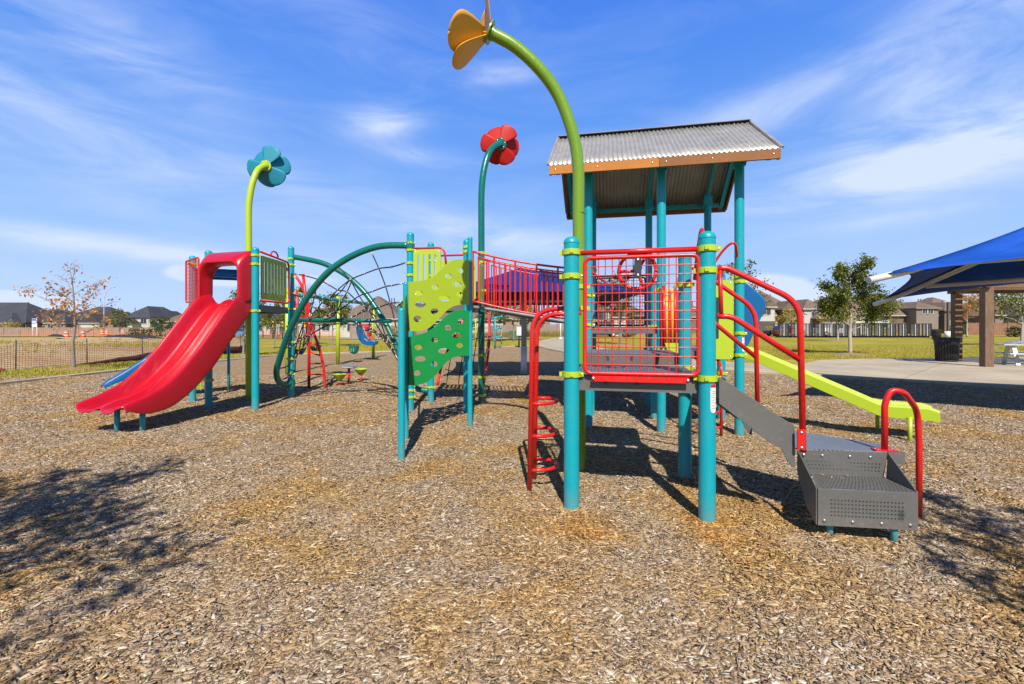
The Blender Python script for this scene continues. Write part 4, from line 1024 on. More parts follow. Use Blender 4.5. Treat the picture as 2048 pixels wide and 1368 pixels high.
m = MB(); m.grid(rows[::-1], 0, True); tag(m.build('mulch_bed', mm), kind='structure')

def chips(name, mat, n_y, label, box=None):
    P_ = []
    for y0, y1, dens, s_ in n_y:
        area = 0; xm = 1.16
        N = int(dens * ((y1 - y0) * (y0 + y1) / 2 * 2 * xm + 1.6 * (y1 - y0)))
        y = np.sqrt(np.random.rand(N) * (y1 ** 2 - y0 ** 2) + y0 ** 2); x = (np.random.rand(N) * 2 - 1) * (xm * y + .8)
        P_.append(np.stack([x, y, np.full(N, s_)], 1))
    for a, b, r_, h_ in MOUNDS[:8]:
        q = np.random.rand(420) * 2 * PI; rr = .05 + np.abs(np.random.normal(0, .06, 420)); P_.append(np.stack([a + np.cos(q) * rr, b + np.sin(q) * rr, np.full(420, .95)], 1))
    A = np.concatenate(P_); x, y, s_ = A.T; N = len(A)
    extra = [(2.42, 3.33, .372), (2.5, 3.4, .372), (2.33, 3.42, .372), (2.55, 3.3, .372), (2.36, 3.36, .372), (2.45, 3.75, .56), (2.62, 3.6, .56), (2.3, 3.9, .56), (1.2, 4.1, 1.105), (.9, 4.3, 1.105)]
    L = np.clip(np.random.lognormal(-3.94, .56, N), .007, .066) * s_; Wd = L * np.random.uniform(.14, .48, N); Wd = np.clip(Wd, .0035, .017) * s_ ** .5; T = np.random.uniform(.0015, .0042, N) * s_
    yaw = np.where(np.random.rand(N) < .55, np.random.normal(.15, .75, N), np.random.rand(N) * 2 * PI); pit = np.random.normal(0, .16, N); rol = np.random.normal(0, .24, N)
    cor = np.array([[-1, -1, -1], [1, -1, -1], [1, 1, -1], [-1, 1, -1], [-1, -1, 1], [1, -1, 1], [1, 1, 1], [-1, 1, 1]], float)
    jit = 1 + np.random.uniform(-.45, .1, (N, 8, 1)) * np.array([.35, 1, 0])[None, None, :]
    v = cor[None] * jit * np.stack([L / 2, Wd / 2, T / 2], 1)[:, None, :]
    cr2, sr = np.cos(rol)[:, None], np.sin(rol)[:, None]; cp, sp_ = np.cos(pit)[:, None], np.sin(pit)[:, None]; cy, sy = np.cos(yaw)[:, None], np.sin(yaw)[:, None]
    X, Y, Z = v[..., 0], v[..., 1], v[..., 2]
    Y, Z = Y * cr2 - Z * sr, Y * sr + Z * cr2; X, Z = X * cp - Z * sp_, X * sp_ + Z * cp; X, Y = X * cy - Y * sy, X * sy + Y * cy
    bz = bedh_np(x, y) + .001 + np.abs(np.sin(pit)) * L * .28 + np.random.rand(N) * .006
    vv = np.stack([X + x[:, None], Y + y[:, None], Z + bz[:, None]], 2).reshape(-1, 3)
    for i, (a, b, c_) in enumerate(extra):
        k = -1 - i; off = np.array([a, b, c_]) - vv.reshape(N, 8, 3)[k].mean(0); vv.reshape(N, 8, 3)[k] += off + np.array([0, 0, .004])
    fq = np.array([[4, 5, 6, 7], [0, 1, 5, 4], [1, 2, 6, 5], [2, 3, 7, 6], [3, 0, 4, 7]])
    fs = (fq[None] + (np.arange(N) * 8)[:, None, None]).reshape(-1)
    me = bpy.data.meshes.new(name); me.vertices.add(len(vv)); me.vertices.foreach_set('co', vv.astype(np.float32).ravel())
    me.loops.add(len(fs)); me.loops.foreach_set('vertex_index', fs.astype(np.int32)); nf = len(fs) // 4
    me.polygons.add(nf); me.polygons.foreach_set('loop_start', (np.arange(nf) * 4).astype(np.int32)); me.polygons.foreach_set('loop_total', np.full(nf, 4, np.int32))
    me.update(calc_edges=True); me.materials.append(mat)
    o = bpy.data.objects.new(name, me); COL.objects.link(o); tag(o, label, kind='stuff'); return o
mc = new_mat('wood_chip'); t = NT(mc); pos = t.n('ShaderNodeNewGeometry').outputs['Position']
c = chipcol(t, t.n('ShaderNodeNewGeometry').outputs['Random Per Island'], pos)
gr = t.noise(1, 3, t.n('ShaderNodeMapping', {'Vector': pos, 'Scale': (160, 420, 200)}).outputs[0])
c = t.mix(t.rng(gr, .35, .7, 0, .35), c, c4((.15, .11, .08)))
t.out(c, .85, t.bump(gr, .3, .001), .2)
chips('wood_chips', mc, [(1.3, 2.6, 6500, 1.0), (2.6, 4.2, 4600, 1.0), (4.2, 6.5, 2400, 1.08), (6.5, 9.5, 1000, 1.35), (9.5, 14, 380, 1.8)], 'loose greyish brown wood chips covering the playground bed')

# concrete
mk_ = new_mat('concrete'); t = NT(mk_); pos = t.n('ShaderNodeNewGeometry').outputs['Position']
n_a = t.noise(.5, 6, pos, .6); n_b = t.noise(9, 5, pos, .6); n_c = t.noise(120, 2, pos)
c = t.mix(t.rng(n_a, .38, .62, 0, 1), c4((.33, .27, .185)), c4((.44, .37, .26)))
c = t.mix(t.rng(n_b, .5, .8, 0, .35), c, c4((.36, .32, .27))); c = t.mix(t.rng(n_c, .4, .7, 0, .15), c, c4((.5, .44, .35)))
br = t.n('ShaderNodeTexBrick', {'Vector': t.n('ShaderNodeMapping', {'Vector': pos, 'Rotation': (0, 0, R(49))}).outputs[0], 'Color1': (1, 1, 1, 1), 'Color2': (.96, .96, .96, 1), 'Mortar': (.45, .42, .38, 1), 'Scale': 1.0, 'Mortar Size': .012, 'Brick Width': 2.4, 'Row Height': 2.4}, offset=0)
c = t.mix(1.0, c, br.outputs[0], 'MULTIPLY')
t.out(c, .85, t.bump(n_c, .25, .002), .25)
pairs = [((22, 0), (40, 0)), ((19, 4), (38, 8)), ((16, 7.8), (30, 14)), ((12.3, 11), (24, 21.4)), ((11, 12.05), (19, 20.9)), ((9.9, 13), (16, 20.6)), ((8.8, 14), (13.8, 20)), ((8.2, 14.5), (12.2, 18.6)), ((7.7, 15), (10.9, 17.5)),
         ((6.8, 16.4), (9.7, 17.8)), ((6.0, 17.8), (8.7, 19.3)), ((4.4, 21.5), (7.4, 23)), ((3.0, 27), (6.6, 28)), ((2.05, 34), (5.9, 35)), ((1.9, 37.5), (5.9, 38.5)), ((2.3, 43), (6.1, 43.5)), ((4.2, 52), (7.6, 51)), ((7.5, 62), (10.5, 61)), ((12, 75), (15, 75))]
def resamp(pl, n):
    c = cr_([Vector((a, b, 0)) for a, b in pl], 6); L = [0]
    for i in range(1, len(c)): L.append(L[-1] + (c[i] - c[i - 1]).length)
    return [Vector((float(np.interp(L[-1] * k / n, L, [q.x for q in c])), float(np.interp(L[-1] * k / n, L, [q.y for q in c])), 0)) for k in range(n + 1)]
def sidewalk(name, ztop):
    a = cr_([Vector((*p[0], 0)) for p in pairs], 8); b = cr_([Vector((*p[1], 0)) for p in pairs], 8)
    rows = [[p + ZZ * (H(p.x, p.y) - .05), p + ZZ * (H(p.x, p.y) + ztop - .015), p + (q - p).normalized() * .02 + ZZ * (H(p.x, p.y) + ztop), q + (p - q).normalized() * .02 + ZZ * (H(q.x, q.y) + ztop), q + ZZ * (H(q.x, q.y) - .07)] for p, q in zip(a, b)]
    m = MB(); m.grid(rows[::-1], 0, False); return tag(m.build(name, mk_), kind='structure')
sidewalk('pavement', .07)
kl = [(-15, 0), (-14, 5), (-13.3, 11.8), (-13.3, 15.7), (-12.8, 19.8), (-12.2, 24.0), (-10.5, 25.7), (-7, 28), (-3, 32.3), (.9, 36), (1.9, 36.8)]
kk = resamp(kl, 140); m = MB(); rows = []
for i, p in enumerate(kk):
    d = (kk[min(i + 1, 140)] - kk[max(i - 1, 0)]).normalized(); s_ = Vector((-d.y, d.x, 0)) * .085
    z = .065; rows.append([p + s_ + ZZ * -.05, p + s_ * 1.0 + ZZ * (z - .012), p + s_ * .85 + ZZ * z, p - s_ * .85 + ZZ * z, p - s_ + ZZ * (z - .012), p - s_ - ZZ * .08])
m.grid(rows, 0, False); tag(m.build('kerb', mk_), kind='structure')
m = MB(); rows = [[Vector((x, y0, H(x, y0) + .01)), Vector((x, y1, H(x, y1) + .01))] for x, y0, y1 in ((-60, 66, 70), (-25, 60, 64), (-10, 57, 60.5), (-3, 55.5, 58.5), (3.6, 55, 57.5))]
m.grid(rows); tag(m.build('path', mk_), kind='structure')

# construction field on the left
mf = new_mat('dry_field'); t = NT(mf); pos = t.n('ShaderNodeNewGeometry').outputs['Position']
na = t.noise(.35, 6, t.n('ShaderNodeMapping', {'Vector': pos, 'Scale': (.6, 1, 1)}).outputs[0], .65); nb = t.noise(1.6, 6, pos, .7); ncn = t.noise(12, 4, pos, .7)
c = t.mix(t.rng(na, .4, .62, 0, 1), c4((.42, .32, .17)), c4((.36, .205, .10)))
c = t.mix(t.rng(nb, .56, .70, 0, .6), c, c4((.20, .19, .055))); c = t.mix(t.rng(ncn, .45, .75, 0, .6), c, c4((.62, .50, .32)))
c = t.mix(t.rng(t.noise(5, 5, pos, .7), .56, .75, 0, .55), c, c4((.14, .10, .06)))
t.out(c, .95, t.bump(t.noise(3, 7, pos, .7), .9, .15), .1)
LB = [(-18.5, 9), (-18.2, 13), (-17.8, 16), (-16.9, 21), (-16.2, 27), (-19, 33), (-27, 48), (-38, 63)]
rows = []
for i in range(56):
    y = 9 + 54 * i / 55; xr = float(np.interp(y, [b for a, b in LB], [a for a, b in LB])); row = []
    for k in range(40):
        x = xr - (k / 39) ** 1.6 * 95
        ed = min(1, (xr - x) / 2.5); hgt = ed * (.12 + .30 * max(0, noise.noise(Vector((x * .13, y * .16, 1.3)))) + .10 * noise.noise(Vector((x * .6, y * .7, 5))) + .35 * math.exp(-((y - 21 - (xr - x) * .1) / 5) ** 2) * min(1, (xr - x) / 6))
        row.append(Vector((x, y, hgt * (1 if y < 58 else max(0, (63 - y) / 5)) - (.0 if k else .05) + .004)))
    rows.append(row)
m = MB(); m.grid(rows, 0, True); tag(m.build('field', mf), kind='structure')
# weeds on the field
def tufts(name, n, region, hmin, hmax, mat, label, wd=.012, blades=7, lean=.5):
    vs = []; fs = []; k = 0
    for _ in range(n):
        x, y, z = region()
        for b in range(blades):
            a = random.random() * 2 * PI; h = random.uniform(hmin, hmax); l = random.random() * lean * h; bx, by = x + random.gauss(0, .05) , y + random.gauss(0, .05)
            dx, dy = math.cos(a), math.sin(a)
            vs += [(bx - dy * wd, by + dx * wd, z), (bx + dy * wd, by - dx * wd, z), (bx + dx * l, by + dy * l, z + h)]; fs.append((k, k + 1, k + 2)); k += 3
    m = MB(); m.add(vs, fs); o = m.build(name, mat); tag(o, label, kind='stuff'); return o
def fld(x, y):
    xr = float(np.interp(y, [b for a, b in LB], [a for a, b in LB])); ed = max(0, min(1, (xr - x) / 2.5))
    return ed * (.12 + .30 * max(0, noise.noise(Vector((x * .13, y * .16, 1.3)))) + .35 * math.exp(-((y - 21 - (xr - x) * .1) / 5) ** 2) * min(1, (xr - x) / 6))
CL = [(random.uniform(-45, -19), random.uniform(18, 55), random.uniform(.6, 2.2)) for _ in range(38)]
def rf_():
    cx, cy, s_ = random.choice(CL); x, y = cx + random.gauss(0, s_ * 1.3), cy + random.gauss(0, s_ * .7); xr = float(np.interp(y, [b for a, b in LB], [a for a, b in LB])); x = min(x, xr - .4); return x, y, fld(x, y) - .02
tufts('weeds', 1700, rf_, .08, .30, L_GRASS, 'green weeds in patches on the dry construction field')
def rg_():
    if random.random() < .5:
        y = random.uniform(10, 26); xl = lerpt([(b, a) for a, b in LB], y) if False else float(np.interp(y, [b for a, b in LB], [a for a, b in LB])); return random.uniform(xl, lerpt(BND_L, y) - .12), y, -.05
    y = random.uniform(26, 44); x = random.uniform(-15, 2.2)
    if y < 36.6 and x > lerpt(BND_L, y) - .1: x = lerpt(BND_L, y) - .12 - random.random() * 2
    return x, y, H(x, y) - .06
tufts('grass', 14000, rg_, .03, .085, L_GRASS, 'short yellow green lawn grass beyond the kerb', .012, 4)
def rg2():
    y = 17.7 + 20 * random.random(); lo = 9.7 if y < 20 else max(8.7 - (y - 19) * .2, 6.9)
    x = random.uniform(lo + .3, 1.14 * y + 1)
    if y < 22 and x > 10.2: y = 21.4 + random.random() * 14
    return x, y, H(x, y) - .06
tufts('grass', 12000, rg2, .03, .085, L_GRASS, 'short yellow green lawn grass beyond the concrete path', .012, 4)
def rg3():
    x = random.uniform(-14, 9); y = random.uniform(63, 66) + .1 * x; return x, y, H(x, y) - .1
tufts('tall_grass', 2600, rg3, .35, 1.0, L_TALL, 'dry tall grass along the far edge of the lawn', .02, 7, .35)
def ring(c, r, seed):
    random.seed(seed); m = MB(); n = 22; c = Vector(c); z0 = H(c.x, c.y) - .05
    rr = [r * random.uniform(.85, 1.15) for _ in range(n)]
    rows = [[c + Vector((math.cos(2 * PI * k / n) * rr[k] * q, math.sin(2 * PI * k / n) * rr[k] * q, z0 - c.z + (1 - q) * .10 + (.01 if q < 1 else -.02))) for k in range(n)] for q in (1, .7, .35, .02)]
    m.grid(rows, 0, True, True); return tag(m.build('mulch_ring', mm), kind='structure')

# ------------------------------------------------------------------ trees
def tree(loc, h, spread, label, leaf, nleaf, group='trees around the park', bark=BARK, seed=1, th=.35, lsize=.07, r0=None, name='park_tree', sparse=0, up=.55, crown_only=None, ring_r=0, cat='tree'):
    random.seed(seed); loc = Vector((loc[0], loc[1], H(loc[0], loc[1]) - .05 if loc[1] > 14 else -.02)); root = thing(name, loc, label, cat, group)
    m = MB(); r0 = r0 or h * .013 + .012; tips = []
    trunk = [loc + Vector((random.gauss(0, .01) * h * .22 * i, random.gauss(0, .01) * h * .22 * i, h * .86 * i / 7)) for i in range(8)]
    m.tube(cr_(trunk, 3), [r0 * (1 - .80 * (i / 21)) * (1.25 if i == 0 else 1) for i in range(22)], 8)
    nb = int(12 if h > 3 else 9)
    for i in range(nb):
        q = th + (1 - th) * (i + random.random() * .5) / nb; p = loc + (trunk[-1] - loc) * min(q / 1.0, .98); a = i * 2.4 + random.random()
        L = spread * (1.0 - .55 * ((q - th) / (1 - th)) ** 1.3) * random.uniform(.75, 1.1); up_ = up + .5 * (q - th)
        d = Vector((math.cos(a), math.sin(a), up_)).normalized(); pts = [p]; 
        for k in range(4): pts.append(pts[-1] + (d + Vector((random.gauss(0, .14), random.gauss(0, .14), random.gauss(.04, .12)))) * L / 4)
        rb = r0 * .42 * (1 - q * .5); m.tube(pts, [rb, rb * .8, rb * .6, rb * .4, rb * .2], 5, False)
        for k in range(2, 5):
            tips.append((pts[k], L * .22))
            for s_ in range(3):
                a2 = random.random() * 2 * PI; d2 = (d * .6 + Vector((math.cos(a2), math.sin(a2), random.uniform(-.3, .8)))).normalized(); e = pts[k] + d2 * L * random.uniform(.2, .42); mid = pts[k].lerp(e, .5) + Vector((random.gauss(0, .03), random.gauss(0, .03), .04)) * L
                m.tube([pts[k], mid, e], [rb * .4, rb * .25, rb * .12], 4, False); tips.append((e, L * .17)); tips.append((mid, L * .14))
    for k in range(4): tips.append((trunk[-1] + Vector((random.gauss(0, .1), random.gauss(0, .1), random.uniform(0, .14))) * h * .5, spread * .16))
    m.build('trunk', bark, root)
    rs = np.random.RandomState(seed); T = np.array([[*p, r_] for p, r_ in tips]); wts = T[:, 3] ** 1.5 * rs.uniform(.15 if sparse else .5, 1, len(T))
    if sparse: wts *= (rs.rand(len(T)) < sparse)
    if sparse: wts *= np.exp(-((T[:, 2] - loc.z - h * .55) / (h * .25)) ** 2) + .12
    idx = rs.choice(len(T), nleaf, p=wts / wts.sum()); c = T[idx, :3] + rs.normal(0, 1, (nleaf, 3)) * T[idx, 3:4] * .62
    c[:, 2] = np.maximum(c[:, 2], loc.z + h * th * .7)
    a = rs.normal(0, 1, (nleaf, 3)); a /= np.linalg.norm(a, axis=1)[:, None]; b = rs.normal(0, 1, (nleaf, 3)); b = np.cross(a, b); b /= np.linalg.norm(b, axis=1)[:, None]
    sz = lsize * rs.uniform(.6, 1.3, nleaf)[:, None]
    v = np.stack([c - a * sz, c + b * sz * .5, c + a * sz, c - b * sz * .5], 1).reshape(-1, 3)
    cm = MB(); cm.v = [tuple(q) for q in v]; cm.f = [(4 * i, 4 * i + 1, 4 * i + 2, 4 * i + 3) for i in range(nleaf)]; cm.m = [0] * nleaf; cm.s = [False] * nleaf
    cm.build('crown', leaf, root)
    if ring_r: ring((loc.x, loc.y, 0), ring_r, seed)
    return root
# trees: left autumn tree, lawn trees, far trees, trees behind the camera
tree((-15.79, 16.4), 4.0, 1.4, 'sparse autumn tree with orange leaves and a grey trunk by the construction fence', L_ORANGE, 800, seed=5, th=.32, lsize=.058, sparse=.30, bark=BARK, r0=.06, ring_r=.85)
tree((-14.4, 24.4), 3.9, 1.2, 'green tree on the lawn seen under the lime slotted panel of the slide deck', L_GREEN, 1500, seed=8, lsize=.075, ring_r=.8)
tree((-17.5, 33.5), 3.4, 1.2, 'green tree behind the lime flower pole', L_GREEN, 1300, seed=9, lsize=.08)
tree((-50, 58), 3.9, 1.6, 'small green tree beside the light pole on the construction field', L_GREEN, 900, seed=11, lsize=.12)
tree((-40, 52), 2.6, 1.5, 'low bushy green tree left of the dark gate', L_DARK, 900, seed=12, lsize=.11, th=.2)
tree((-14.6, 37), 4.4, 1.7, 'green tree behind the swings with the thicker crown', L_GREEN, 2600, seed=13, lsize=.10, ring_r=.9)
tree((-18.8, 40), 5.2, 1.8, 'taller green tree left of the swings', L_GREEN, 2400, seed=14, lsize=.10, ring_r=.9)
tree((-10.8, 50), 4.4, 1.4, 'sparse green tree in front of the brown roof', L_GREEN, 800, seed=15, lsize=.11)
tree((.2, 50), 5.4, 2.9, 'leafy yellow green tree behind the clatter bridge', L_YELLOW, 1500, seed=16, lsize=.13)
tree((-1.9, 48), 4.9, 2.2, 'dense green tree behind the clatter bridge', L_GREEN, 2200, seed=17, lsize=.12)
tree((2.2, 53), 3.4, 1.5, 'round dark green tree near the utility box', L_DARK, 900, seed=18, lsize=.12)
tree((9.6, 40), 6.6, 1.7, 'tall narrow tree seen through the wheel mesh panel', L_GREEN, 1700, seed=19, lsize=.11, ring_r=1)
tree((15.2, 31), 6.6, 2.0, 'tree rising behind the roof post nearest the lime slide', L_GREEN, 1800, seed=20, lsize=.09, up=.3, ring_r=.9)
tree((19.25, 25.9), 5.5, 1.95, 'full leafy green tree on the right lawn beside the blue canopy', L_GREEN, 12000, seed=21, lsize=.075, bark=BARKP, r0=.10, th=.27, up=.55, ring_r=1.15)
tree((34.7, 48.5), 4.6, 1.9, 'smaller yellow green tree behind the full leafy tree', L_YELLOW, 1200, seed=22, lsize=.11, bark=BARKP, r0=.10, ring_r=1.2)
tree((38, 62), 3.9, 1.5, 'small golden tree in front of the tan house', L_YELLOW, 900, seed=23, lsize=.13)
tree((62, 62), 6.2, 2.2, 'rust coloured tree between the two timber posts', L_ORANGE, 2000, seed=24, lsize=.12, bark=BARKP)
tree((42, 37.5), 5.0, 3.2, 'large green tree behind the picnic table', L_GREEN, 3600, seed=25, lsize=.10, bark=BARKP, r0=.11)
tree((68, 60), 4.0, 1.6, 'young green tree by the far timber fence', L_GREEN, 900, seed=26, lsize=.12)
# trees behind the photographer, their shade falls on the foreground
tree((-3.75, -.75), 5.4, 1.45, 'tree behind the left foreground', L_GREEN, 4200, seed=31, lsize=.055, th=.60, group='trees shading the foreground')
tree((-2.5, -3.1), 5.8, 1.2, 'second tree behind the left foreground', L_GREEN, 750, seed=33, lsize=.055, th=.62, group='trees shading the foreground')
tree((3.95, -1.0), 5.0, 1.35, 'tree behind the right foreground', L_GREEN, 3000, seed=35, lsize=.055, th=.55, group='trees shading the foreground')

# palms
def palm(loc, h, label, seed):
    random.seed(seed); root = thing('palm_tree', (loc[0], loc[1], H(*loc)), label, 'palm tree', 'palm trees behind the houses'); z0 = H(*loc); m = MB()
    m.tube([Vector((loc[0], loc[1], z0 + h * k / 5)) for k in range(6)], [.22, .2, .18, .17, .17, .2], 8); m.build('trunk', BARK, root)
    c = MB(); top = Vector((loc[0], loc[1], z0 + h))
    for k in range(26):
        a = random.random() * 6.28; e = random.uniform(-.5, 1.1); d = Vector((math.cos(a), math.sin(a), 0)); s_ = Vector((-d.y, d.x, 0)); L = random.uniform(1.2, 1.8)
        pts = [top + d * L * q + ZZ * (e * L * q - 1.1 * L * q * q * .8) for q in (0, .3, .6, .85, 1)]
        for i in range(4): w0 = (.05, .28, .26, .15, .02)[i]; w1 = (.05, .28, .26, .15, .02)[i + 1]; c.add([pts[i] - s_ * w0, pts[i] + s_ * w0, pts[i + 1] + s_ * w1 - ZZ * .05, pts[i + 1] - s_ * w1 - ZZ * .05], [(0, 1, 2, 3)])
    c.build('crown', L_DARK, root)
palm((-23, 95), 6.6, 'palm tree behind the brown roof, left one', 3); palm((-19.5, 97), 6.2, 'palm tree behind the brown roof, right one', 4)

# ------------------------------------------------------------------ houses
def shingle(name, c1, c2):
    m = new_mat(name); t = NT(m); v = t.n('ShaderNodeNewGeometry').outputs['Position']
    mp = t.n('ShaderNodeMapping', {'Vector': v, 'Scale': (1, 1, 4.5)}).outputs[0]
    n = t.noise(3.5, 3, mp); n2 = t.noise(.35, 4, v)
    c = t.mix(t.rng(n, .3, .7, 0, 1), c4(c1), c4(c2)); c = t.mix(t.rng(n2, .35, .7, 0, .4), c, c4(tuple(x * .75 for x in c1)))
    t.out(c, .95, t.bump(n, .4, .05), .1); return m
SH_DARK = shingle('dark_shingles', (.042, .045, .055), (.075, .078, .09)); SH_BROWN = shingle('brown_shingles', (.13, .094, .073), (.20, .15, .12)); SH_TAN = shingle('tan_shingles', (.13, .10, .07), (.19, .15, .105))
def wallm(name, c, br=False):
    m = new_mat(name); t = NT(m); v = t.n('ShaderNodeNewGeometry').outputs['Position']; n = t.noise(.8, 4, v)
    cc = t.mix(t.rng(n, .35, .7, 0, 1), c4(tuple(x * .88 for x in c)), c4(c))
    if br:
        cm = t.n('ShaderNodeCombineXYZ'); s_ = t.n('ShaderNodeSeparateXYZ', {0: v}); t.set(cm, 0, t.math('ADD', s_.outputs[0], s_.outputs[1])); t.set(cm, 1, s_.outputs[2])
        b = t.n('ShaderNodeTexBrick', {'Vector': cm.outputs[0], 'Color1': (1, 1, 1, 1), 'Color2': (.72, .7, .68, 1), 'Mortar': (.8, .78, .75, 1), 'Scale': 1.0, 'Brick Width': .4, 'Row Height': .13, 'Mortar Size': .012})
        cc = t.mix(1.0, cc, b.outputs[0], 'MULTIPLY')
    t.out(cc, .85, None, .2); return m
W_TAN = wallm('tan_brick_wall', (.28, .21, .16), True); W_WHITE = wallm('white_siding', (.46, .44, .40)); W_BROWN = wallm('brown_brick_wall', (.20, .145, .11), True); W_GREY = wallm('grey_siding', (.23, .185, .15)); W_CREAM = wallm('cream_stone_wall', (.40, .35, .28), True)
TRIM = flat_mat('white_trim', (.42, .40, .37), .6); DTRIM = flat_mat('dark_trim', (.08, .07, .065), .6)
m = new_mat('window_glass'); t = NT(m); t.out(c4((.035, .042, .05)), .08, None, .7); GLASS = m
def hiproof(m, x0, x1, y0, y1, z, h, ov=.45, gable=False, th=.16):
    x0 -= ov; x1 += ov; y0 -= ov; y1 += ov; w_, d_ = x1 - x0, y1 - y0
    if w_ >= d_: r0, r1 = (x0 + (0 if gable else d_ / 2), (y0 + y1) / 2), (x1 - (0 if gable else d_ / 2), (y0 + y1) / 2)
    else: r0, r1 = ((x0 + x1) / 2, y0 + (0 if gable else w_ / 2)), ((x0 + x1) / 2, y1 - (0 if gable else w_ / 2))
    b = [(x0, y0), (x1, y0), (x1, y1), (x0, y1)]
    vs = [(x, y, z) for x, y in b] + [(x, y, z - th) for x, y in b] + [(r0[0], r0[1], z + h), (r1[0], r1[1], z + h)]
    if w_ >= d_: fs = [(0, 1, 9, 8), (1, 2, 9), (2, 3, 8, 9), (3, 0, 8)]
    else: fs = [(0, 1, 8), (1, 2, 9, 8), (2, 3, 9), (3, 0, 8, 9)]
    m.add(vs, fs, 0); m.add(vs, [(0, 4, 5, 1), (1, 5, 6, 2), (2, 6, 7, 3), (3, 7, 4, 0), (4, 7, 6, 5)], 1)
def house(px0, px1, D, depth, wallh, roofh, wall, roof, label, wings=(), wins=(), gable=False, gmat=None, door=None, group='houses beyond the park', name='house', arch=()):
    x0, x1 = (px0 - HX) / F * D, (px1 - HX) / F * D; z0 = H(x0, D) - .1; root = thing(name, ((x0 + x1) / 2, D, z0), label, 'house', group)
    m = MB(); m.box(((x0 + x1) / 2, D + depth / 2, z0 + wallh / 2), (x1 - x0, depth, wallh)); m.build('wall', wall, root)
    m = MB(); hiproof(m, x0, x1, D, D + depth, z0 + wallh, roofh, gable=gable); rf_o = m.build('roof', [roof, DTRIM if roof is SH_DARK else TRIM], root)
    random.seed(int(px0 * 7 + D))
    for _ in range(3): m = MB(); xx = random.uniform(x0 + 1, x1 - 1); m.cyl((xx, D + depth * .6, z0 + wallh), (xx, D + depth * .6, z0 + wallh + roofh * .95), .1, 6); m.build('roof_vent', DTRIM, rf_o)
    for (a, b, dd_, wh, rh, wm_, g) in wings:   # front wing: fractions of the width, projection, wall, roof
        xa, xb = x0 + (x1 - x0) * a, x0 + (x1 - x0) * b; m = MB(); m.box(((xa + xb) / 2, D - dd_ / 2 + 1, z0 + wh / 2 - .003), (xb - xa, dd_ + 2, wh)); wo = m.build('wing', wm_ or wall, root)
        m = MB(); hiproof(m, xa, xb, D - dd_, D + 3 + (xb - xa) / 2, z0 + wh, rh, .35, g)
        if g:
            cx = (xa + xb) / 2; m.add([(xa, D - dd_ - .002, z0 + wh - .1), (xb, D - dd_ - .002, z0 + wh - .1), (cx, D - dd_ - .002, z0 + wh + rh * .9)], [(0, 1, 2)], 1)
        m.build('wing_roof', [roof, wm_ or TRIM], wo)
    for (a, zc, ww, hh, yo) in wins:
        xc = x0 + (x1 - x0) * a; f_ = MB(); y = D - yo - .03
        for sx, sz, bw, bh in ((0, hh / 2 + .05, ww + .2, .1), (0, -hh / 2 - .05, ww + .2, .1), (-ww / 2 - .05, 0, .1, hh), (ww / 2 + .05, 0, .1, hh), (0, 0, .05, hh)): f_.box((xc + sx, y, z0 + zc + sz), (bw, .1, bh))
        fo = f_.build('window', TRIM, root); g_ = MB(); g_.box((xc, y + .02, z0 + zc), (ww, .02, hh)); g_.build('pane', GLASS, fo)
    for (a, ww, hh, yo, mt) in (door or ()):
        xc = x0 + (x1 - x0) * a; m = MB(); m.box((xc, D - yo - .04, z0 + hh / 2), (ww, .08, hh))
        for k in range(4): m.box((xc, D - yo - .09, z0 + hh * (k + .5) / 4), (ww * .94, .03, hh / 4 - .06))
        m.build('door' if ww < 1.5 else 'garage_door', mt, root)
    return root
HB = SH_DARK
house(-130, 52, 112, 13, 2.9, 5.2, W_GREY, HB, 'dark roofed grey house at the far left edge', wings=((.55, .98, 3, 2.7, 2.6, None, False),), wins=((.62, 1.6, 1.8, 1.2, 3), (.86, 1.6, 1.6, 1.2, 3), (.3, 1.6, 1.6, 1.2, 0)))
house(40, 100, 116, 12, 2.8, 3.6, W_WHITE, HB, 'white walled house with a dark roof behind the blue sign', wings=((.1, .5, 2, 2.6, 2, None, False),), wins=((.75, 1.6, 1.4, 1.2, 0),), door=((.3, 3, 2.1, 2, TRIM),))
house(96, 226, 112, 13, 2.9, 4.1, W_TAN, HB, 'long tan brick house with a dark roof behind the autumn tree', wings=((.12, .42, 2.5, 2.7, 2.6, None, False), (.62, .9, 2, 2.7, 2.4, W_WHITE, True)), wins=((.2, 1.6, 1.4, 1.3, 2.5), (.35, 1.6, 1.4, 1.3, 2.5), (.55, 1.6, 1.6, 1.2, 0)))
house(250, 300, 118, 12, 4.3, 3.0, W_WHITE, HB, 'two storey white house with a dark roof behind the small green tree', wings=((.0, .6, 2.5, 2.6, 1.6, None, False),), wins=((.75, 3.2, 1.4, 1.2, 0), (.3, 1.6, 1.6, 1.3, 2.5)))
house(296, 326, 124, 10, 4, 2.3, W_GREY, HB, 'narrow grey house with a dark roof beside the tan roof house', wins=((.5, 3, 1.4, 1.2, 0),))
house(322, 402, 100, 12, 2.9, 2.6, W_TAN, SH_TAN, 'single storey house with a tan shingle roof left of the red slide', wins=((.25, 1.7, 1.6, 1.2, 0), (.6, 1.7, 1.4, 1.2, 0)))
house(378, 446, 122, 12, 4, 3.5, W_GREY, HB, 'grey house with a dark roof behind the mesh panel of the slide deck', wins=((.5, 3, 1.4, 1.2, 0),))
house(455, 560, 96, 12, 2.9, 3.0, W_WHITE, HB, 'white house with a dark roof under the slide deck', wings=((.5, .9, 2, 2.7, 2, None, True),), wins=((.3, 1.6, 1.4, 1.2, 0), (.7, 1.5, 1.4, 1.2, 2)))
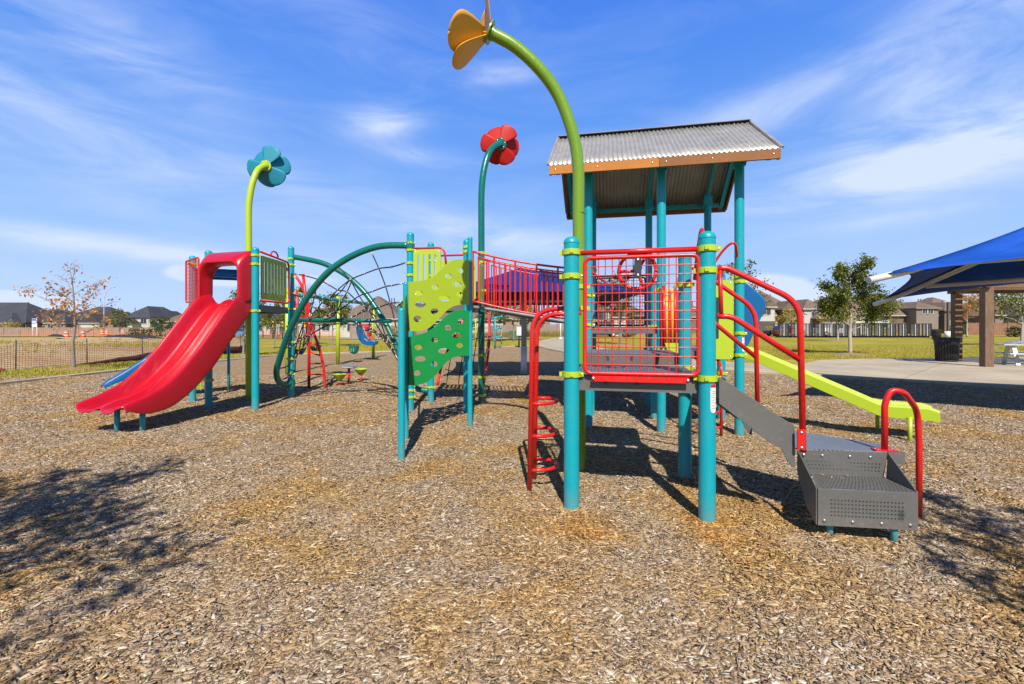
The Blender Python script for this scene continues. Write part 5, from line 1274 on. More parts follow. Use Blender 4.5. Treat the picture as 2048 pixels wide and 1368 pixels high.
house(595, 690, 88, 12, 2.9, 3.4, W_WHITE, SH_BROWN, 'white house with a brown roof behind the swing trees', wins=((.3, 1.6, 1.4, 1.2, 0), (.6, 1.6, 1.4, 1.2, 0)))
house(672, 800, 72, 12, 3.0, 3.9, W_WHITE, SH_BROWN, 'house with a broad brown roof and white gable behind the blue swing seat', wings=((.42, .75, 3, 2.9, 2.0, W_WHITE, True),), wins=((.58, 1.6, 1.5, 1.1, 3), (.25, 1.6, 1.4, 1.2, 0)))
house(800, 905, 84, 12, 3.0, 4.1, W_GREY, SH_BROWN, 'brown roofed grey house behind the climbing wall', wins=((.3, 1.7, 1.4, 1.2, 0), (.7, 1.7, 1.4, 1.2, 0)))
house(905, 1010, 90, 12, 3.0, 3.4, W_WHITE, SH_BROWN, 'white house behind the dark green flower pole', wins=((.4, 1.7, 1.4, 1.2, 0),))
house(1010, 1100, 82, 12, 3.0, 3.0, W_TAN, SH_BROWN, 'tan house behind the grey canopy column', wings=((.2, .6, 2, 2.8, 2, W_CREAM, True),), wins=((.4, 1.7, 1.4, 1.2, 2), (.8, 1.7, 1.4, 1.2, 0)))
house(1180, 1300, 70, 12, 3.1, 3.0, W_GREY, SH_BROWN, 'cream and grey house with dark garage seen through the wheel mesh panel', wings=((.03, .27, 3, 3.9, 1.3, W_CREAM, True), (.34, .54, 2.4, 2.8, 1.4, W_WHITE, True)), wins=((.13, 2.9, 1.4, 1.2, 3), (.2, 2.9, .5, 1.2, 3), (.68, 1.7, 1.2, 1.3, 0)), door=((.13, 3.4, 2.1, 3, DTRIM), (.60, 1.3, 2.3, 0, DTRIM)))
house(1300, 1440, 88, 12, 3.2, 3.6, W_BROWN, SH_BROWN, 'brown brick house hidden behind the playground posts', wins=((.5, 1.7, 1.4, 1.2, 0),))
house(1500, 1608, 78, 13, 3.3, 4.4, W_CREAM, SH_BROWN, 'cream stone house with a steep brown roof and dormer', wings=((.02, .30, 2.5, 4.6, 2.0, W_WHITE, True), (.52, .78, 1.5, 4.2, 1.5, W_GREY, True)), wins=((.15, 4.0, 1.4, 1.3, 2.5), (.65, 4.4, .9, 1.1, 1.5), (.9, 1.6, 1.4, 1.3, 0)), door=((.14, 3.0, 2.2, 2.5, DTRIM),))
house(1608, 1650, 84, 12, 4.6, 1.9, W_WHITE, SH_BROWN, 'narrow pale house between two brown roofs', wins=((.5, 3.4, 1.0, 1.2, 0),))
house(1640, 1748, 82, 13, 2.9, 3.7, W_BROWN, SH_BROWN, 'low brown house behind the full leafy tree', wings=((.35, .75, 2, 3.6, 2.4, W_CREAM, False),), wins=((.5, 2.9, 1.6, .9, 2),))
house(1742, 1868, 80, 14, 3.3, 4.3, W_BROWN, SH_BROWN, 'large brown house with a tall hip roof under the blue canopy', wings=((.56, .90, 2, 4.5, 1.2, W_GREY, False),), wins=((.69, 3.9, .9, .8, 2), (.77, 3.9, .9, .8, 2), (.2, 1.7, 1.6, 1.2, 0)))
house(1862, 1990, 84, 13, 3.3, 3.8, W_GREY, SH_BROWN, 'grey house behind the lamp post and timber posts', wings=((.05, .3, 2, 4.2, 1.6, W_BROWN, False), (.6, .85, 2, 3.0, 2, W_CREAM, True)), wins=((.2, 1.7, 1.6, 1.2, 2), (.72, 1.7, 1.2, 1.2, 2)))
house(1990, 2110, 78, 13, 3.3, 3.2, W_GREY, SH_BROWN, 'grey house with a cream gable at the right edge', wings=((.18, .45, 2, 3.2, 2.0, W_CREAM, True),), wins=((.32, 1.6, 1.4, 1.2, 2), (.32, 4.0, .6, .6, 2)))

# ------------------------------------------------------------------ fences
def board_fence(pts, h, mat, label, panel=2.4, name='board_fence'):
    pts = [Vector((*p, 0)) for p in pts]; root = thing(name, (pts[0].x, pts[0].y, H(pts[0].x, pts[0].y)), label, 'fence', None)
    for a, b in zip(pts[:-1], pts[1:]):
        L = (b - a).length; n = max(1, int(L / panel)); d = (b - a).normalized(); nn = Vector((d.y, -d.x, 0))
        for i in range(n):
            p0 = a + d * L * i / n; m = MB(); kk_ = 12; z0 = H(p0.x, p0.y) - .08
            for k in range(kk_):
                c = p0 + d * (L / n) * (k + .5) / kk_; hh = h + .015 * ((k * 7 + i * 3) % 4); m.box(c + ZZ * (z0 + hh / 2) , (L / n / kk_ * .93, .02, hh), (d, nn, ZZ))
            for z in (.4, h - .3): m.beam(p0 + nn * -.03 + ZZ * (z0 + z), p0 + d * L / n + nn * -.03 + ZZ * (z0 + z), .035, .08)
            m.build('panel', mat, root)
        m = MB()
        for i in range(n + 1):
            p0 = a + d * L * i / n; m.box(p0 + nn * .06 + ZZ * (H(p0.x, p0.y) + h / 2), (.14, .1, h + .1), (d, nn, ZZ))
        m.build('post_row', mat, root)
    return root
board_fence([(-118, 96), (-88, 98), (-62, 100)], 1.55, FENCEG, 'weathered brick red board fence in front of the dark roofed houses', 5)
board_fence([(72, 72), (86, 70), (100, 69)], 1.9, FENCEW, 'red brown board fence on the far right')
board_fence([(-22, 62), (-8, 62.5)], 1.75, FENCEG, 'grey brown board fence behind the swings')
board_fence([(-3, 66), (9, 66)], 1.75, FENCEG, 'dark board fence behind the clatter bridge')
def iron_fence(a, b, h, label, n):
    a, b = Vector((*a, 0)), Vector((*b, 0)); root = thing('iron_fence', (a.x, a.y, H(a.x, a.y)), label, 'fence'); m = MB()
    def g(p): return H(p.x, p.y) - .06
    for z in (.2, h - .15, h): m.beam(a + ZZ * (g(a) + z), b + ZZ * (g(b) + z), .03, .04)
    m.build('rail', BLACKM, root); m = MB()
    for k in range(n * 12):
        p = a.lerp(b, k / (n * 12)); m.box(p + ZZ * (g(p) + h / 2 + .05), (.018, .018, h + .1))
    m.build('picket_row', BLACKM, root); m = MB()
    for k in range(n + 1): p = a.lerp(b, k / n); m.box(p + ZZ * (g(p) + h / 2 + .08), (.07, .07, h + .2))
    m.build('post_row', BLACKM, root)
iron_fence((-42, 62), (-27, 64), 1.6, 'black iron fence in front of the tan roof house', 8)
iron_fence((-14, 56), (-2, 58), 1.5, 'black iron fence between the brown roof house and the climbing wall', 6)
m = MB(); m.box((-41.2, 61.4, 1.0), (2.4, .1, 2.0)); m.box((-41.2, 61.32, 1.0), (2.1, .06, 1.7)); tag(m.build('dark_gate', flat_mat('dark_screen', (.03, .04, .055), .8)), 'dark screened gate in the iron fence left of the red slide', 'gate')
# mesh construction fences
ORNET = flat_mat('orange_brown_fence_mesh', (.30, .13, .06), .7); MAROON = flat_mat('maroon_silt_fabric', (.06, .012, .015), .85, .4, 5); BLKFAB = flat_mat('black_silt_fabric', (.02, .02, .022), .85, .4, 4)
def net_fence(pts, h, label, cell=.11, post_gap=2.2, mat=ORNET, wd=.007, fabric=None, zf=None, ln=12):
    P2 = [Vector((*p, 0)) for p in pts]; root = thing('mesh_fence', (P2[0].x, P2[0].y, 0), label, 'fence'); m = MB(); pm = MB(); seg = []
    for a, b in zip(P2[:-1], P2[1:]): seg.append((a, b, (b - a).length))
    rows = []
    for a, b, L in seg:
        n = max(2, int(L / cell)); 
        for i in range(n):
            p = a.lerp(b, i / n); z = (zf(p.x, p.y) if zf else 0); sag = .05 * math.sin(i * .37) + .03 * math.sin(i * 1.1); lean_ = .03 * math.sin(i * .21)
            rows.append((p, z, sag, lean_))
    for i in range(len(rows) - 1):
        p, z, s_, l_ = rows[i]; q, z2, s2, l2_ = rows[i + 1]; dd = (q - p).normalized()
        m.add([p + dd * -wd + ZZ * (z - .03), p + dd * wd + ZZ * (z - .03), p + dd * wd + Vector((0, l_, z + h + s_)), p - dd * wd + Vector((0, l_, z + h + s_))], [(0, 1, 2, 3)])
        for k in range(ln):
            u = (k + .5) / ln; a_ = p + Vector((0, l_ * u, z + (h + s_) * u)); b_ = q + Vector((0, l2_ * u, z2 + (h + s2) * u)); m.add([a_ - ZZ * wd, b_ - ZZ * wd, b_ + ZZ * wd, a_ + ZZ * wd], [(0, 1, 2, 3)])
    m.build('mesh', mat, root)
    step = max(1, int(post_gap / cell))
    for i in range(0, len(rows), step):
        p, z, s_, l_ = rows[i]; m = MB(); lean = random.uniform(-.06, .06); m.tube([p + Vector((0, -.02, z - .1)), p + Vector((lean, -.02, z + h + .16))], .018, 6); m.build('stake', BLACKM, root)
    if fabric:
        m = MB(); f0, f1, hh, fm_ = fabric; rr = rows[int(len(rows) * f0):int(len(rows) * f1)]; R0, R1 = [], []
        for i, (p, z, s_, l_) in enumerate(rr): q = min(1, i / max(1, len(rr) * .25)); R0.append(p + Vector((0.02, -.05 - .05 * math.sin(i * .3), z - .04))); R1.append(p + Vector((0, -.05 + .04 * math.sin(i * .5), z + hh * q + .012 * math.sin(i * .4))))
        m.grid([R0, [a.lerp(b, .5) + Vector((.0, -.04, 0)) for a, b in zip(R0, R1)], R1]); m.build('silt_fabric', fm_, root, solid=.01)
    return root
net_fence([(-18.6, 9.4), (-18.1, 13.5), (-17.75, 16.2), (-16.85, 21), (-16.15, 27), (-18.5, 32)], .88, 'brown mesh construction fence with maroon fabric along the near edge of the field', .085, 2.3, wd=.006, fabric=(.38, 1.0, .36, MAROON))
net_fence([(-80, 74), (-50, 74), (-24, 66)], .95, 'orange mesh construction fence along the far edge of the field', .5, 3.4, flat_mat('orange_fence_mesh', (.62, .16, .05), .7), .018, ln=5)
def heap(pts, h, label, seed, mat=BLKFAB, name='fabric_heap'):
    random.seed(seed); m = MB(); P2 = cr_([Vector(p) for p in pts], 8); rows = []
    for i, p in enumerate(P2):
        q = i / (len(P2) - 1); e = math.sin(PI * q) ** .5; row = []
        for k in range(9): a = PI * k / 8; rr = 1 + .3 * noise.noise(Vector((i * .7, k * .9, seed))); row.append(p + Vector((0, -math.cos(a) * .35 * rr * e, math.sin(a) * h * (.6 + .7 * abs(noise.noise(Vector((i * .35, 0, seed))))) * rr * e - .02)))
        rows.append(row)
    m.grid(rows); tag(m.build(name, mat), label, 'fabric')
heap([G(207, 676, .15) + ZZ * .15, G(260, 677, .15) + ZZ * .15, G(330, 680, .15) + ZZ * .15], .5, 'crumpled black silt fabric heap in front of the barrels', 3)
heap([G(96, 676, .2) + ZZ * .2, G(110, 676, .2) + ZZ * .2, G(130, 677, .2) + ZZ * .2], .38, 'low black fabric roll left of the autumn tree trunk', 5)
m = MB(); mat_d = flat_mat('maroon_net_heap', (.25, .02, .025), .85, .4, 8)
heap([Vector((-19.0, 15.0, .03)), Vector((-18.2, 15.4, .03)), Vector((-17.5, 15.7, .03))], .22, 'collapsed maroon silt fabric at the left edge of the fence', 8, mat_d)
# far road
m = MB(); m.add([(-140, 76, .03), (-42, 77, .03), (-40, 80, .03), (-140, 80, .03)], [(0, 1, 2, 3)]); tag(m.build('road', mk_), kind='structure')
m = MB(); m.add([(-150, 80.2, .02), (-46, 80.2, .02), (-46, 95.6, .02), (-150, 95.6, .02)], [(0, 1, 2, 3)]); tag(m.build('dirt_bank', flat_mat('orange_dirt', (.40, .19, .09), .95, .3, .5)), kind='structure')
# barrels
BORANGE = flat_mat('barrel_orange', (.80, .10, .02), .5, .12); BWHITE = flat_mat('barrel_white', (.72, .62, .55), .5, .1)
def barrel(p, label):
    root = thing('traffic_barrel', p, label, 'barrel', 'traffic barrels on the construction field'); m = MB()
    m.lathe([(.30, 0), (.29, .22), (.27, .24), (.27, .42), (.25, .44), (.25, .62), (.235, .64), (.23, .80), (.21, .82), (.20, .96), (.17, 1.0), (.001, 1.0)], p, 16); m.build('barrel_body', BORANGE, root)
    m = MB(); 
    for z, r_ in ((.26, .275), (.66, .238)): m.lathe([(r_, 0), (r_ - .003, .13)], p + ZZ * z, 16)
    m.build('reflective_band', BWHITE, root); m = MB(); m.lathe([(.36, .0), (.36, .06), (.28, .08)], p, 16); m.build('rubber_base', BLACKM, root); return root
b0 = barrel(G(133, 676, .05) + ZZ * .05, 'orange traffic barrel just left of the autumn tree trunk')
for px, py, lb_ in ((166, 675, 'orange traffic barrel just right of the autumn tree trunk'), (204, 671, 'faded pale orange barrel left of the light pole'), (214, 670.5, 'orange traffic barrel right beside the light pole'), (246, 669.5, 'orange traffic barrel behind the black fabric heap'), (300.5, 674, 'orange traffic barrel standing alone left of the red slide')):
    p = G(px, py, .05) + ZZ * .05; dup(b0, p, .3, label=lb_)
# light pole, sign
pl = thing('light_pole', (G(208, 672)[0], 79, 0), 'thin pale street light pole behind the barrels', 'street lamp'); x = (208 - HX) / F * 79
m = MB(); m.tube([(x, 79, 0), (x, 79, 6.6)], [.08, .05], 8); m.build('pole', GREYCOL, pl); m = MB(); m.tube(cr_([Vector((x, 79, 6.5)), Vector((x + .5, 79, 7.6)), Vector((x + 1.4, 79, 8.4))], 4), .035, 6); m.box((x + 1.6, 79, 8.42), (.5, .2, .1)); m.build('lamp_arm', GREYCOL, pl)
sg = thing('site_sign', ((69 - HX) / F * 84, 84, 0), 'blue and white board sign on the construction field', 'sign'); x = (69 - HX) / F * 84
SBLUE = flat_mat('sign_blue', (.04, .13, .50), .5, .05)
m = MB(); m.box((x, 84, 2.35), (.9, .06, 1.55), mi=0); m.build('board', PLASTW, sg); m = MB()
for z, h_ in ((2.9, .36), (2.5, .14), (2.2, .12)): m.box((x - .03, 83.95, z), (.76, .02, h_))
m.build('sign_stripes', SBLUE, sg); m = MB()
for s_ in (-.4, .4): m.box((x + s_, 84.06, 1.2), (.08, .06, 2.4))
m.build('leg', PLASTW, sg)
# ------------------------------------------------------------------ swings
SW = [Vector((-7.15, 14.5, 0)), Vector((-6.96, 18.2, 0)), Vector((-6.61, 21.7, 0))]
sw = thing('swing_set', (-6.96, 18.2, 0), 'swing set with lime green posts and a teal top beam behind the rope net', 'swing set')
for q in SW:
    m = MB(); m.cyl(q - ZZ * .1, q + ZZ * 2.72, .075, 18); p = m.build('post', LIMEP, sw)
m = MB(); m.tube([q + ZZ * 2.58 for q in SW], .07, 16); m.build('top_beam', TEAL, sw)
m = MB()
for a, b in zip(SW[:-1], SW[1:]):
    for k in range(4):
        c = a.lerp(b, (.2, .36, .62, .8)[k]) + ZZ * 2.58; m.lathe([(.072, -.03), (.085, -.03), (.085, .03), (.072, .03)], c, 14, 0, (Vector((1, 0, 0)), ZZ, (b - a).normalized()))
m.build('hanger_clamp', LIMEP, sw)
def chainz(m, a, b, r=.008): m.tube([a, b], r, 5, False)
def swing_seat(c, kind, label):
    c = Vector(c); ax = (SW[2] - SW[0]).normalized(); root = thing('hanging_swing', (c.x, c.y, c.z), label, 'swing', 'swings hanging from the teal beam')
    m = MB(); h_ = {'belt': .26, 'bucket': .17, 'chair': .30}[kind]
    for s_ in (-1, 1): chainz(m, c + ax * s_ * h_ + ZZ * .1, Vector((c.x, c.y, 0)) + ax * s_ * (h_ + .04) + ZZ * 2.52)
    m.build('chain', KNOT if kind != 'belt' else BLACKM, root)
    if kind == 'belt':
        m = MB(); xs = [(-1, .10), (-.7, .0), (-.3, -.07), (0, -.085), (.3, -.07), (.7, 0), (1, .10)]
        m.grid([[c + ax * a * .27 + ZZ * z + Vector((s_ * .09, 0, 0)) for a, z in xs] for s_ in (-1, 1)]); m.build('belt', BLACKM, root, solid=.02)
    elif kind == 'bucket':
        m = MB(); m.lathe([(.20, .16), (.215, .15), (.20, .0), (.15, -.14), (.06, -.19), (.001, -.19)], c, 16); m.lathe([(.19, .16), (.18, .0), (.13, -.13)], c, 16); m.build('bucket', DGREEN, root)
        m = MB(); [m.box(c + Vector((-.05, -.19, -.02)) + Vector((k * .1, 0, 0)), (.03, .03, .14)) for k in range(2)]; m.build('leg_holes', KNOT, root)
    else:
        X = Vector((1, 0, 0)); prof = [(-.34, .56), (-.40, .44), (-.38, .15), (-.28, -.12), (-.12, -.30), (.10, -.37), (.36, -.37), (.47, -.30), (.48, -.18), (.30, -.14), (.12, -.15), (-.02, -.05), (-.14, .15), (-.24, .42), (-.28, .55)]
        m = MB(); m.prism([(a, b) for a, b in prof], c, X, ZZ, .46); m.build('shell', BLUEP, root, bevel=.03)
        m = MB(); m.tube(cr_([c + Vector((-.30, -.2, .56)), c + Vector((0, -.24, .5)), c + Vector((.12, -.24, .2)), c + Vector((.24, -.2, -.12))], 5), .035, 8); m.tube(cr_([c + Vector((-.30, .2, .56)), c + Vector((0, .24, .5)), c + Vector((.12, .24, .2)), c + Vector((.24, .2, -.12))], 5), .035, 8)
        m.box(c + Vector((.02, 0, .36)), (.08, .5, .2)); m.box(c + Vector((.12, 0, .12)), (.06, .44, .2)); m.build('harness', RED, root, bevel=.02)
        m = MB(); m.ball(c + Vector((-.34, 0, .58)), .12, 0, 8, 5); m.build('headrest', BLACKM, root)
swing_seat((-6.72, 19.35, .55), 'bucket', 'dark green bucket swing seat'); swing_seat((-6.55, 20.5, 1.05), 'chair', 'blue moulded swing seat with a red harness')
swing_seat((-7.08, 16.4, .72), 'belt', 'black belt swing seat hanging farther from the posts'); swing_seat((-7.2, 15.4, .65), 'belt', 'black belt swing seat nearest the camera')
# lime saucer seats and blue table
def saucer(c, r, label, dz=0):
    root = thing('saucer_seat', c, label, 'spinner', 'lime green bowl seats'); m = MB(); c = Vector(c)
    m.cyl(c - ZZ * .05, c + ZZ * (.14 + dz), .035, 12); m.build('stem', RED, root); m = MB()
    m.lathe([(.001, .12 + dz), (.045, .12 + dz), (.09, .16 + dz), (r * .9, .255 + dz), (r, .28 + dz), (r * .93, .285 + dz), (r * .75, .24 + dz), (.07, .17 + dz), (.001, .16 + dz)], c, 20); m.build('bowl', LIME, root); return root
saucer((-4.43, 11.7, 0), .185, 'lime green bowl seat left of the small table'); saucer((-4.18, 12.6, 0), .185, 'lime green bowl seat right of the small table', .05)
tb = thing('play_table', (-4.28, 11.95, 0), 'small round blue grey table on a red stem between the bowl seats', 'table'); m = MB(); m.cyl((-4.28, 11.95, -.05), (-4.28, 11.95, .42), .035, 12); m.build('stem', RED, tb)
m = MB(); m.lathe([(.001, .42), (.17, .42), (.19, .435), (.19, .455), (.001, .458)], (-4.28, 11.95, 0), 24); m.build('table_top', GREYCOL, tb)
saucer((2.52, 10.6, 0), .19, 'lime green bowl seat under the middle of the structure'); tb = thing('play_table', (2.98, 11.0, 0), 'small round blue table on a red stem under the structure', 'table')
m = MB(); m.cyl((2.98, 11.0, -.05), (2.98, 11.0, .24), .035, 12); m.build('stem', RED, tb); m = MB(); m.lathe([(.001, .24), (.20, .24), (.22, .26), (.22, .28), (.001, .285)], (2.98, 11.0, 0), 24); m.build('table_top', BLUEP, tb)
# teal play poles and a green one
def playpole(px, py, arms, label, mat=DGREEN, h=2.15):
    b = G(px, py); root = thing('play_pole', b, label, 'play pole'); m = MB(); m.tube([b - ZZ * .1, b + ZZ * h * .5 + Vector((.03, 0, 0)), b + ZZ * h], .06, 8); m.build('pole', mat, root); m = MB()
    for z, x in arms: m.tube([b + Vector((-x, 0, z)), b + Vector((x, 0, z + .15))], .05, 6); m.ball(b + Vector((x, 0, z + .15)), .1, 0, 7, 5); m.ball(b + Vector((-x, 0, z)), .1, 0, 7, 5)
    m.build('arm', mat, root)
playpole(990, 697, ((2.1, .45), (1.3, .4), (.7, .4)), 'dark green play pole with short arms right of the flower pole', TEAL); playpole(951, 694, ((2.0, .4), (1.4, .35)), 'green play pole left of the flower pole', LIMEP)
m = MB(); q = G(1003, 687); m.tube([q, q + ZZ * 1.3], .05, 6); tag(m.build('tree_stake', FENCEG), 'pale timber tree stake on the lawn beyond the bridge', 'stake')
# yellow posts under the slide deck
for px, lb_ in ((546, 'yellow post left of the pair under the slide deck'), (565, 'yellow post right of the pair beside the dark green arch'), (609, 'yellow post seen behind the red arched ladder')):
    Y = 60; q = Vector(((px - HX) / F * Y, Y, 0)); root = thing('yellow_marker', q, lb_, 'marker post', 'yellow marker posts'); m = MB(); m.cyl(q, q + ZZ * 1.2, .06, 8); m.build('post', BLACKM, root)
    m = MB(); m.lathe([(.13, 1.45), (.15, 1.7), (.1, 1.78), (.15, 1.85), (.15, 2.1), (.08, 2.3), (.001, 2.32)], q, 10); m.build('head', flat_mat('yellow_paint', (.75, .42, .03), .5, .05), root)

# ------------------------------------------------------------------ blue canopies
def tri_sail(m, a, b, c, n=10, sag=0.0, edge=0.0):
    """curved panel: apex a, corners b, c; lower edge b-c pulled inward"""
    a, b, c = Vector(a), Vector(b), Vector(c); cen = (a + b + c) / 3; rows = []
    for i in range(n + 1):
        u = i / n; row = []
        for k in range(n + 1):
            v_ = k / n; p = a.lerp(b.lerp(c, v_), u); w_ = math.sin(PI * v_)
            p = p + (a - b.lerp(c, .5)) * edge * w_ * u * u
            p = p - ZZ * sag * math.sin(PI * u) * (.6 + .4 * math.sin(PI * v_)); row.append(p)
        rows.append(row)
    m.grid(rows)
def canopy(corners, apex, label, ext=.22, edge=.10, sag=.12, col=None, cl=BLUECLOTH):
    cs = [Vector(c) for c in corners]; ap = Vector(apex); root = thing('shade_canopy', (ap.x, ap.y, 0), label, 'canopy', 'blue shade canopies')
    for i in range(4):
        m = MB(); tri_sail(m, ap, cs[i], cs[(i + 1) % 4], 12, sag, edge * (1.35 if i == 0 else 1)); m.build('fabric', cl, root, solid=.006)
    for c in cs:
        m = MB(); d = (c - ap).normalized(); e = c + Vector((d.x, d.y, d.z * .5)).normalized() * ext ; m.tube([ap - ZZ * .22, c - ZZ * .10 - d * .5, e - ZZ * .06], .058, 12); m.build('hip_tube', WHITEP, root)
    for i in range(1, 4):
        a, b = cs[i].lerp(ap, .30) - ZZ * .18, cs[(i + 1) % 4].lerp(ap, .30) - ZZ * .18; m = MB(); m.tube([a, b], .05, 10); m.build('ring_beam', WHITEP, root)
    return root
T1, T2 = Vector((6.22, 7.68, 2.37)), Vector((9.55, 11.75, 2.19)); dT = Vector((4.08, -3.4, 0)); T3, T4 = T1 + dT + ZZ * .1, T2 + dT + ZZ * .2
cp = canopy([T1, T2, T4, T3], (9.9, 7.95, 3.62), 'large bright blue fabric shade canopy at the right edge', edge=.13, sag=.10)
m = MB(); m.cyl((10.6, 8.2, 0), (10.6, 8.2, 3.3), .14, 20); m.build('column', WHITEP, cp)
cc = Vector((.38, 14.5, 0)); c2_ = canopy([(-1.95, 11.5, 2.36), (-2.3, 17.4, 2.25), (3.7, 17.6, 2.3), (3.6, 11.3, 2.36)], (.38, 14.4, 3.42), 'deep blue fabric shade canopy behind the bridge', ext=.03, edge=.05, sag=.06, cl=NAVYCLOTH)
m = MB(); m.cyl((cc.x, cc.y, .9), (cc.x, cc.y, 3.3), .085, 18); m.build('column', GREYCOL, c2_); m = MB(); m.cyl((cc.x, cc.y, -.1), (cc.x, cc.y, .9), .10, 18); m.build('column_sleeve', WHITEP, c2_)
# ------------------------------------------------------------------ timber pergola, picnic table, bins, lamp
pg = thing('timber_pergola', (19.6, 17.6, .07), 'brown timber post pergola on the concrete at the right', 'pergola')
pp = [Vector((17.1, 16.4, .06)), Vector((18.85, 19.3, .06)), Vector((21.6, 15.6, .06)), Vector((23.3, 18.5, .06))]
e1 = (pp[1] - pp[0]).normalized(); e2 = (pp[2] - pp[0]).normalized()
for q, w_ in zip(pp, (.275, .27, .275, .27)): m = MB(); m.box(q + ZZ * 1.42, (w_, w_, 2.86), (e2, Vector((-e2.y, e2.x, 0)), ZZ)); m.build('timber_post', WOODPOST, pg, bevel=.012)
for a, b in ((0, 2), (1, 3), (0, 1), (2, 3)): m = MB(); d = (pp[b] - pp[a]).normalized() * .3; m.beam(pp[a] - d + ZZ * 2.93, pp[b] + d + ZZ * 2.93, .14, .16 + .004 * a); m.build('beam', WOODPOST, pg)
for k in range(15):
    q = k / 14; a = pp[0].lerp(pp[1], q); b = pp[2].lerp(pp[3], q); m = MB(); m.beam(a - (b - a) * .08 + ZZ * 3.06, b + (b - a) * .08 + ZZ * 3.06, .05, .12); m.build('slat', WOODPOST, pg)
pt = thing('picnic_table', (19.4, 16.9, .07), 'pale grey picnic table with attached benches beside the timber post', 'picnic table')
PTM = flat_mat('picnic_table_grey', (.50, .49, .47), .5, .12)
X = Vector((.86, -.5, 0)); Yv = Vector((.5, .86, 0)); c = Vector((19.55, 17.0, .07))
m = MB(); [m.box(c + Yv * (k - 2) * .155 + ZZ * .76, (1.9, .145, .045), (X, Yv, ZZ)) for k in range(5)]; m.build('table_top', PTM, pt, bevel=.006)
for s_ in (-1, 1): m = MB(); [m.box(c + Yv * s_ * (.66 + .15 * k) + ZZ * .44, (1.9, .14, .045), (X, Yv, ZZ)) for k in range(2)]; m.build('bench', PTM, pt, bevel=.006)
for s_ in (-.65, .65):
    for t_ in (-1, 1): m = MB(); m.beam(c + X * s_ + Yv * t_ * .62 + ZZ * .0, c + X * s_ + Yv * t_ * .22 + ZZ * .74, .06, .12, X); m.build('leg', PTM, pt)
    m = MB(); m.beam(c + X * (s_ + .06) - Yv * .82 + ZZ * .40, c + X * (s_ + .06) + Yv * .82 + ZZ * .40, .05, .09); m.build('cross_bar', PTM, pt)
random.seed(4); m = MB(); c_ = c + X * -.55 - Yv * .1 + ZZ * .785; rows = []
for i in range(13):
    rows.append([c_ + X * (i - 6) * .06 + Yv * (k - 5) * .05 + ZZ * (.015 + .13 * max(0, 1 - ((i - 6) / 6.2) ** 2 - ((k - 5) / 5.5) ** 2) * (.6 + .9 * abs(noise.noise(Vector((i * .5, k * .5, 2)))))) for k in range(11)])
m.grid(rows); tag(m.build('folded_jacket', flat_mat('blue_grey_cloth', (.16, .20, .27), .9, .4, 14)), 'crumpled blue grey jacket lying on the picnic table', 'jacket')
def bin_(p, r, h, label):
    root = thing('litter_bin', p, label, 'bin', 'black slatted litter bins'); p = Vector(p); n = 26
    m = MB(); m.lathe([(r * .80, .03), (r * .80, h * .86), (.001, h * .87)], p, 20); m.build('liner', flat_mat('bin_liner', (.012, .012, .013), .7), root)
    m = MB()
    for k in range(n):
        a = 2 * PI * k / n; d = Vector((math.cos(a), math.sin(a), 0)); s_ = Vector((-d.y, d.x, 0)); w_ = r * .085
        rows = [[p + d * rr + s_ * w_ * q + ZZ * z for q in (-1, 1)] for rr, z in ((r * .82, .02), (r * .86, h * .5), (r * .90, h * .82), (r * 1.06, h * 1.0))]
        m.grid(rows)
    m.build('slats', BLACKM, root, solid=.012); m = MB()
    for z, rr in ((.05, .83), (h * .80, .9), (h, 1.07)): m.tube([p + Vector((math.cos(2 * PI * k / 28), math.sin(2 * PI * k / 28), 0)) * r * rr + ZZ * z for k in range(28)], .018, 6, closed=True)
    m.build('hoop', BLACKM, root); return root
bin_((18.15, 19.0, .07), .44, .98, 'black slatted litter bin beside the timber post'); bin_(Vector(((1873 - HX) / F * 55, 55, H(51, 55) - .05)), .5, 1.15, 'black slatted litter bin far back on the lawn by the lamp post')
lx = (1896 - HX) / F * 58; lz = H(lx, 58) - .05; lp2 = thing('lamp_post', (lx, 58, lz), 'grey lamp post on a white concrete base on the right lawn', 'street lamp')
m = MB(); m.box((lx, 58, lz + 2.4), (.2, .2, 4.4)); m.build('pole', DTRIM, lp2); m = MB(); m.box((lx - .3, 58, lz + 4.62), (.85, .3, .12)); m.build('lamp_head', GREYCOL, lp2); m = MB(); m.cyl((lx, 58, lz), (lx, 58, lz + .85), .38, 16); m.build('concrete_base', WHITEP, lp2)
